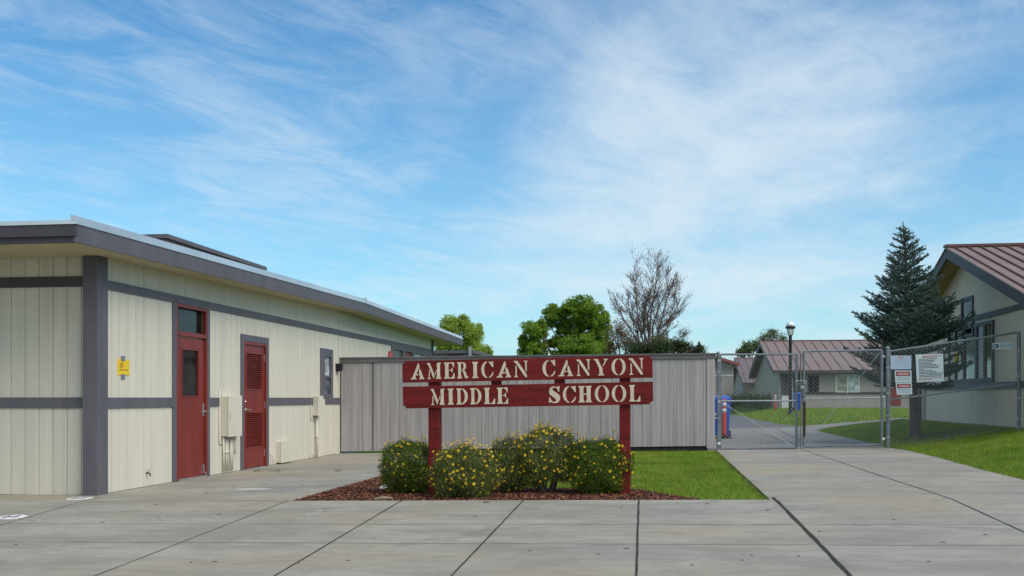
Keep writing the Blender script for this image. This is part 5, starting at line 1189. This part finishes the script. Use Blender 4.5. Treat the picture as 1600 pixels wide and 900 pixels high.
def rotv(px, sa, sc_, loc, ns, detail, rough, dist):
    d = ray(px, 622); a = Vector((d.x, d.y)).normalized(); s2 = N(nt, 'ShaderNodeSeparateXYZ'); nt.links.new(cu.outputs[0], s2.inputs[0])
    al = M('ADD', M('MULTIPLY', s2.outputs[0], a.x * sa), M('MULTIPLY', s2.outputs[1], a.y * sa)); ac = M('ADD', M('MULTIPLY', s2.outputs[0], a.y * sc_), M('MULTIPLY', s2.outputs[1], -a.x * sc_))
    c2_ = N(nt, 'ShaderNodeCombineXYZ'); nt.links.new(M('ADD', al, loc[0]), c2_.inputs[0]); nt.links.new(M('ADD', ac, loc[1]), c2_.inputs[1])
    return noise(nt, c2_.outputs[0], ns, detail, rough, dist)
streak = rotv(400, .6, 1.1, (3.1, 1.7), 1.4, 12, .58, .6)
wisps = rotv(2100, 1.0, 1.9, (0, 5.2), 2.1, 13, .68, 1.0)
big = rotv(900, .5, .7, (.6, 2.4), 1.1, 4, .5, .3)
def blob(px, py, rad):
    d = ray(px, py).normalized(); v = N(nt, 'ShaderNodeVectorMath', operation='DOT_PRODUCT'); nt.links.new(tc.outputs['Generated'], v.inputs[0]); v.inputs[1].default_value = d
    return ramp(nt, v.outputs['Value'], math.cos(R(rad)), math.cos(R(rad * .15)), 0, 1)
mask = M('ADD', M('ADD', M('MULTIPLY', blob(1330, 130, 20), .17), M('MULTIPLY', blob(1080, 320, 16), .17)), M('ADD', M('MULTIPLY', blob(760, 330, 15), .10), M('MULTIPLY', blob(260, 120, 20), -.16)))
mask = M('ADD', mask, ramp(nt, sx.outputs[1], .25, -.25, 0, .38))  # extra unseen cloud behind the camera, added to neutralise the blue ambient light
mask = M('ADD', mask, ramp(nt, sx.outputs[2], .62, .85, 0, .2))  # extra cloud overhead, out of view, added for the same ambient light
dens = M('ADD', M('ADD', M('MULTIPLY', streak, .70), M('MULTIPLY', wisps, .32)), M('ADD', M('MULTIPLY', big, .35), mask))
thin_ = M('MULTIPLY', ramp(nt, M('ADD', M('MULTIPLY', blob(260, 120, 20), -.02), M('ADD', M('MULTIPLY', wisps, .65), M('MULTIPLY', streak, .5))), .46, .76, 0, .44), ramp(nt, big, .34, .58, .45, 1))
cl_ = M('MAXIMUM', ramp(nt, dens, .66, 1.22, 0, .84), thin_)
hz = ramp(nt, sx.outputs[2], .0, .40, .45, 0)
hue = N(nt, 'ShaderNodeHueSaturation'); hue.inputs['Saturation'].default_value = 1.18; hue.inputs['Value'].default_value = 1.0; nt.links.new(sky.outputs[0], hue.inputs['Color'])
tint = mixc(nt, 1.0, hue.outputs[0], (.58, .98, 1.06, 1), 'MULTIPLY')
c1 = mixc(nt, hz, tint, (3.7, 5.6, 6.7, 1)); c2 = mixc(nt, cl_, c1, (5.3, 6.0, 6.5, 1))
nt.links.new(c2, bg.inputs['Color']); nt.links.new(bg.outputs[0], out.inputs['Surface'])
sd_ = bpy.data.lights.new('sun', 'SUN'); sd_.energy = 1.5; sd_.angle = R(45); sd_.color = (1.0, .92, .80)
so = link(bpy.data.objects.new('sun', sd_)); dv = Vector((math.sin(SUN_AZ) * math.cos(SUN_EL), math.cos(SUN_AZ) * math.cos(SUN_EL), math.sin(SUN_EL)))
so.rotation_euler = dv.to_track_quat('Z', 'Y').to_euler(); so.location = dv * 30
# ------------------------------------------------------------------ camera
cd = bpy.data.cameras.new('camera'); cd.lens = 36; cd.sensor_width = 36; cd.shift_y = 172 / 1600; cd.clip_end = 3000; cd.clip_start = .05
co = link(bpy.data.objects.new('camera', cd)); co.location = CAM; co.rotation_euler = (R(90), 0, TH); scene.camera = co
vs_ = scene.view_settings; vs_.view_transform = 'Standard'; vs_.look = 'None'; vs_.exposure = 1.08; vs_.gamma = 1; vs_.use_curve_mapping = False
scene.cycles.max_bounces = 6; scene.cycles.use_denoising = True
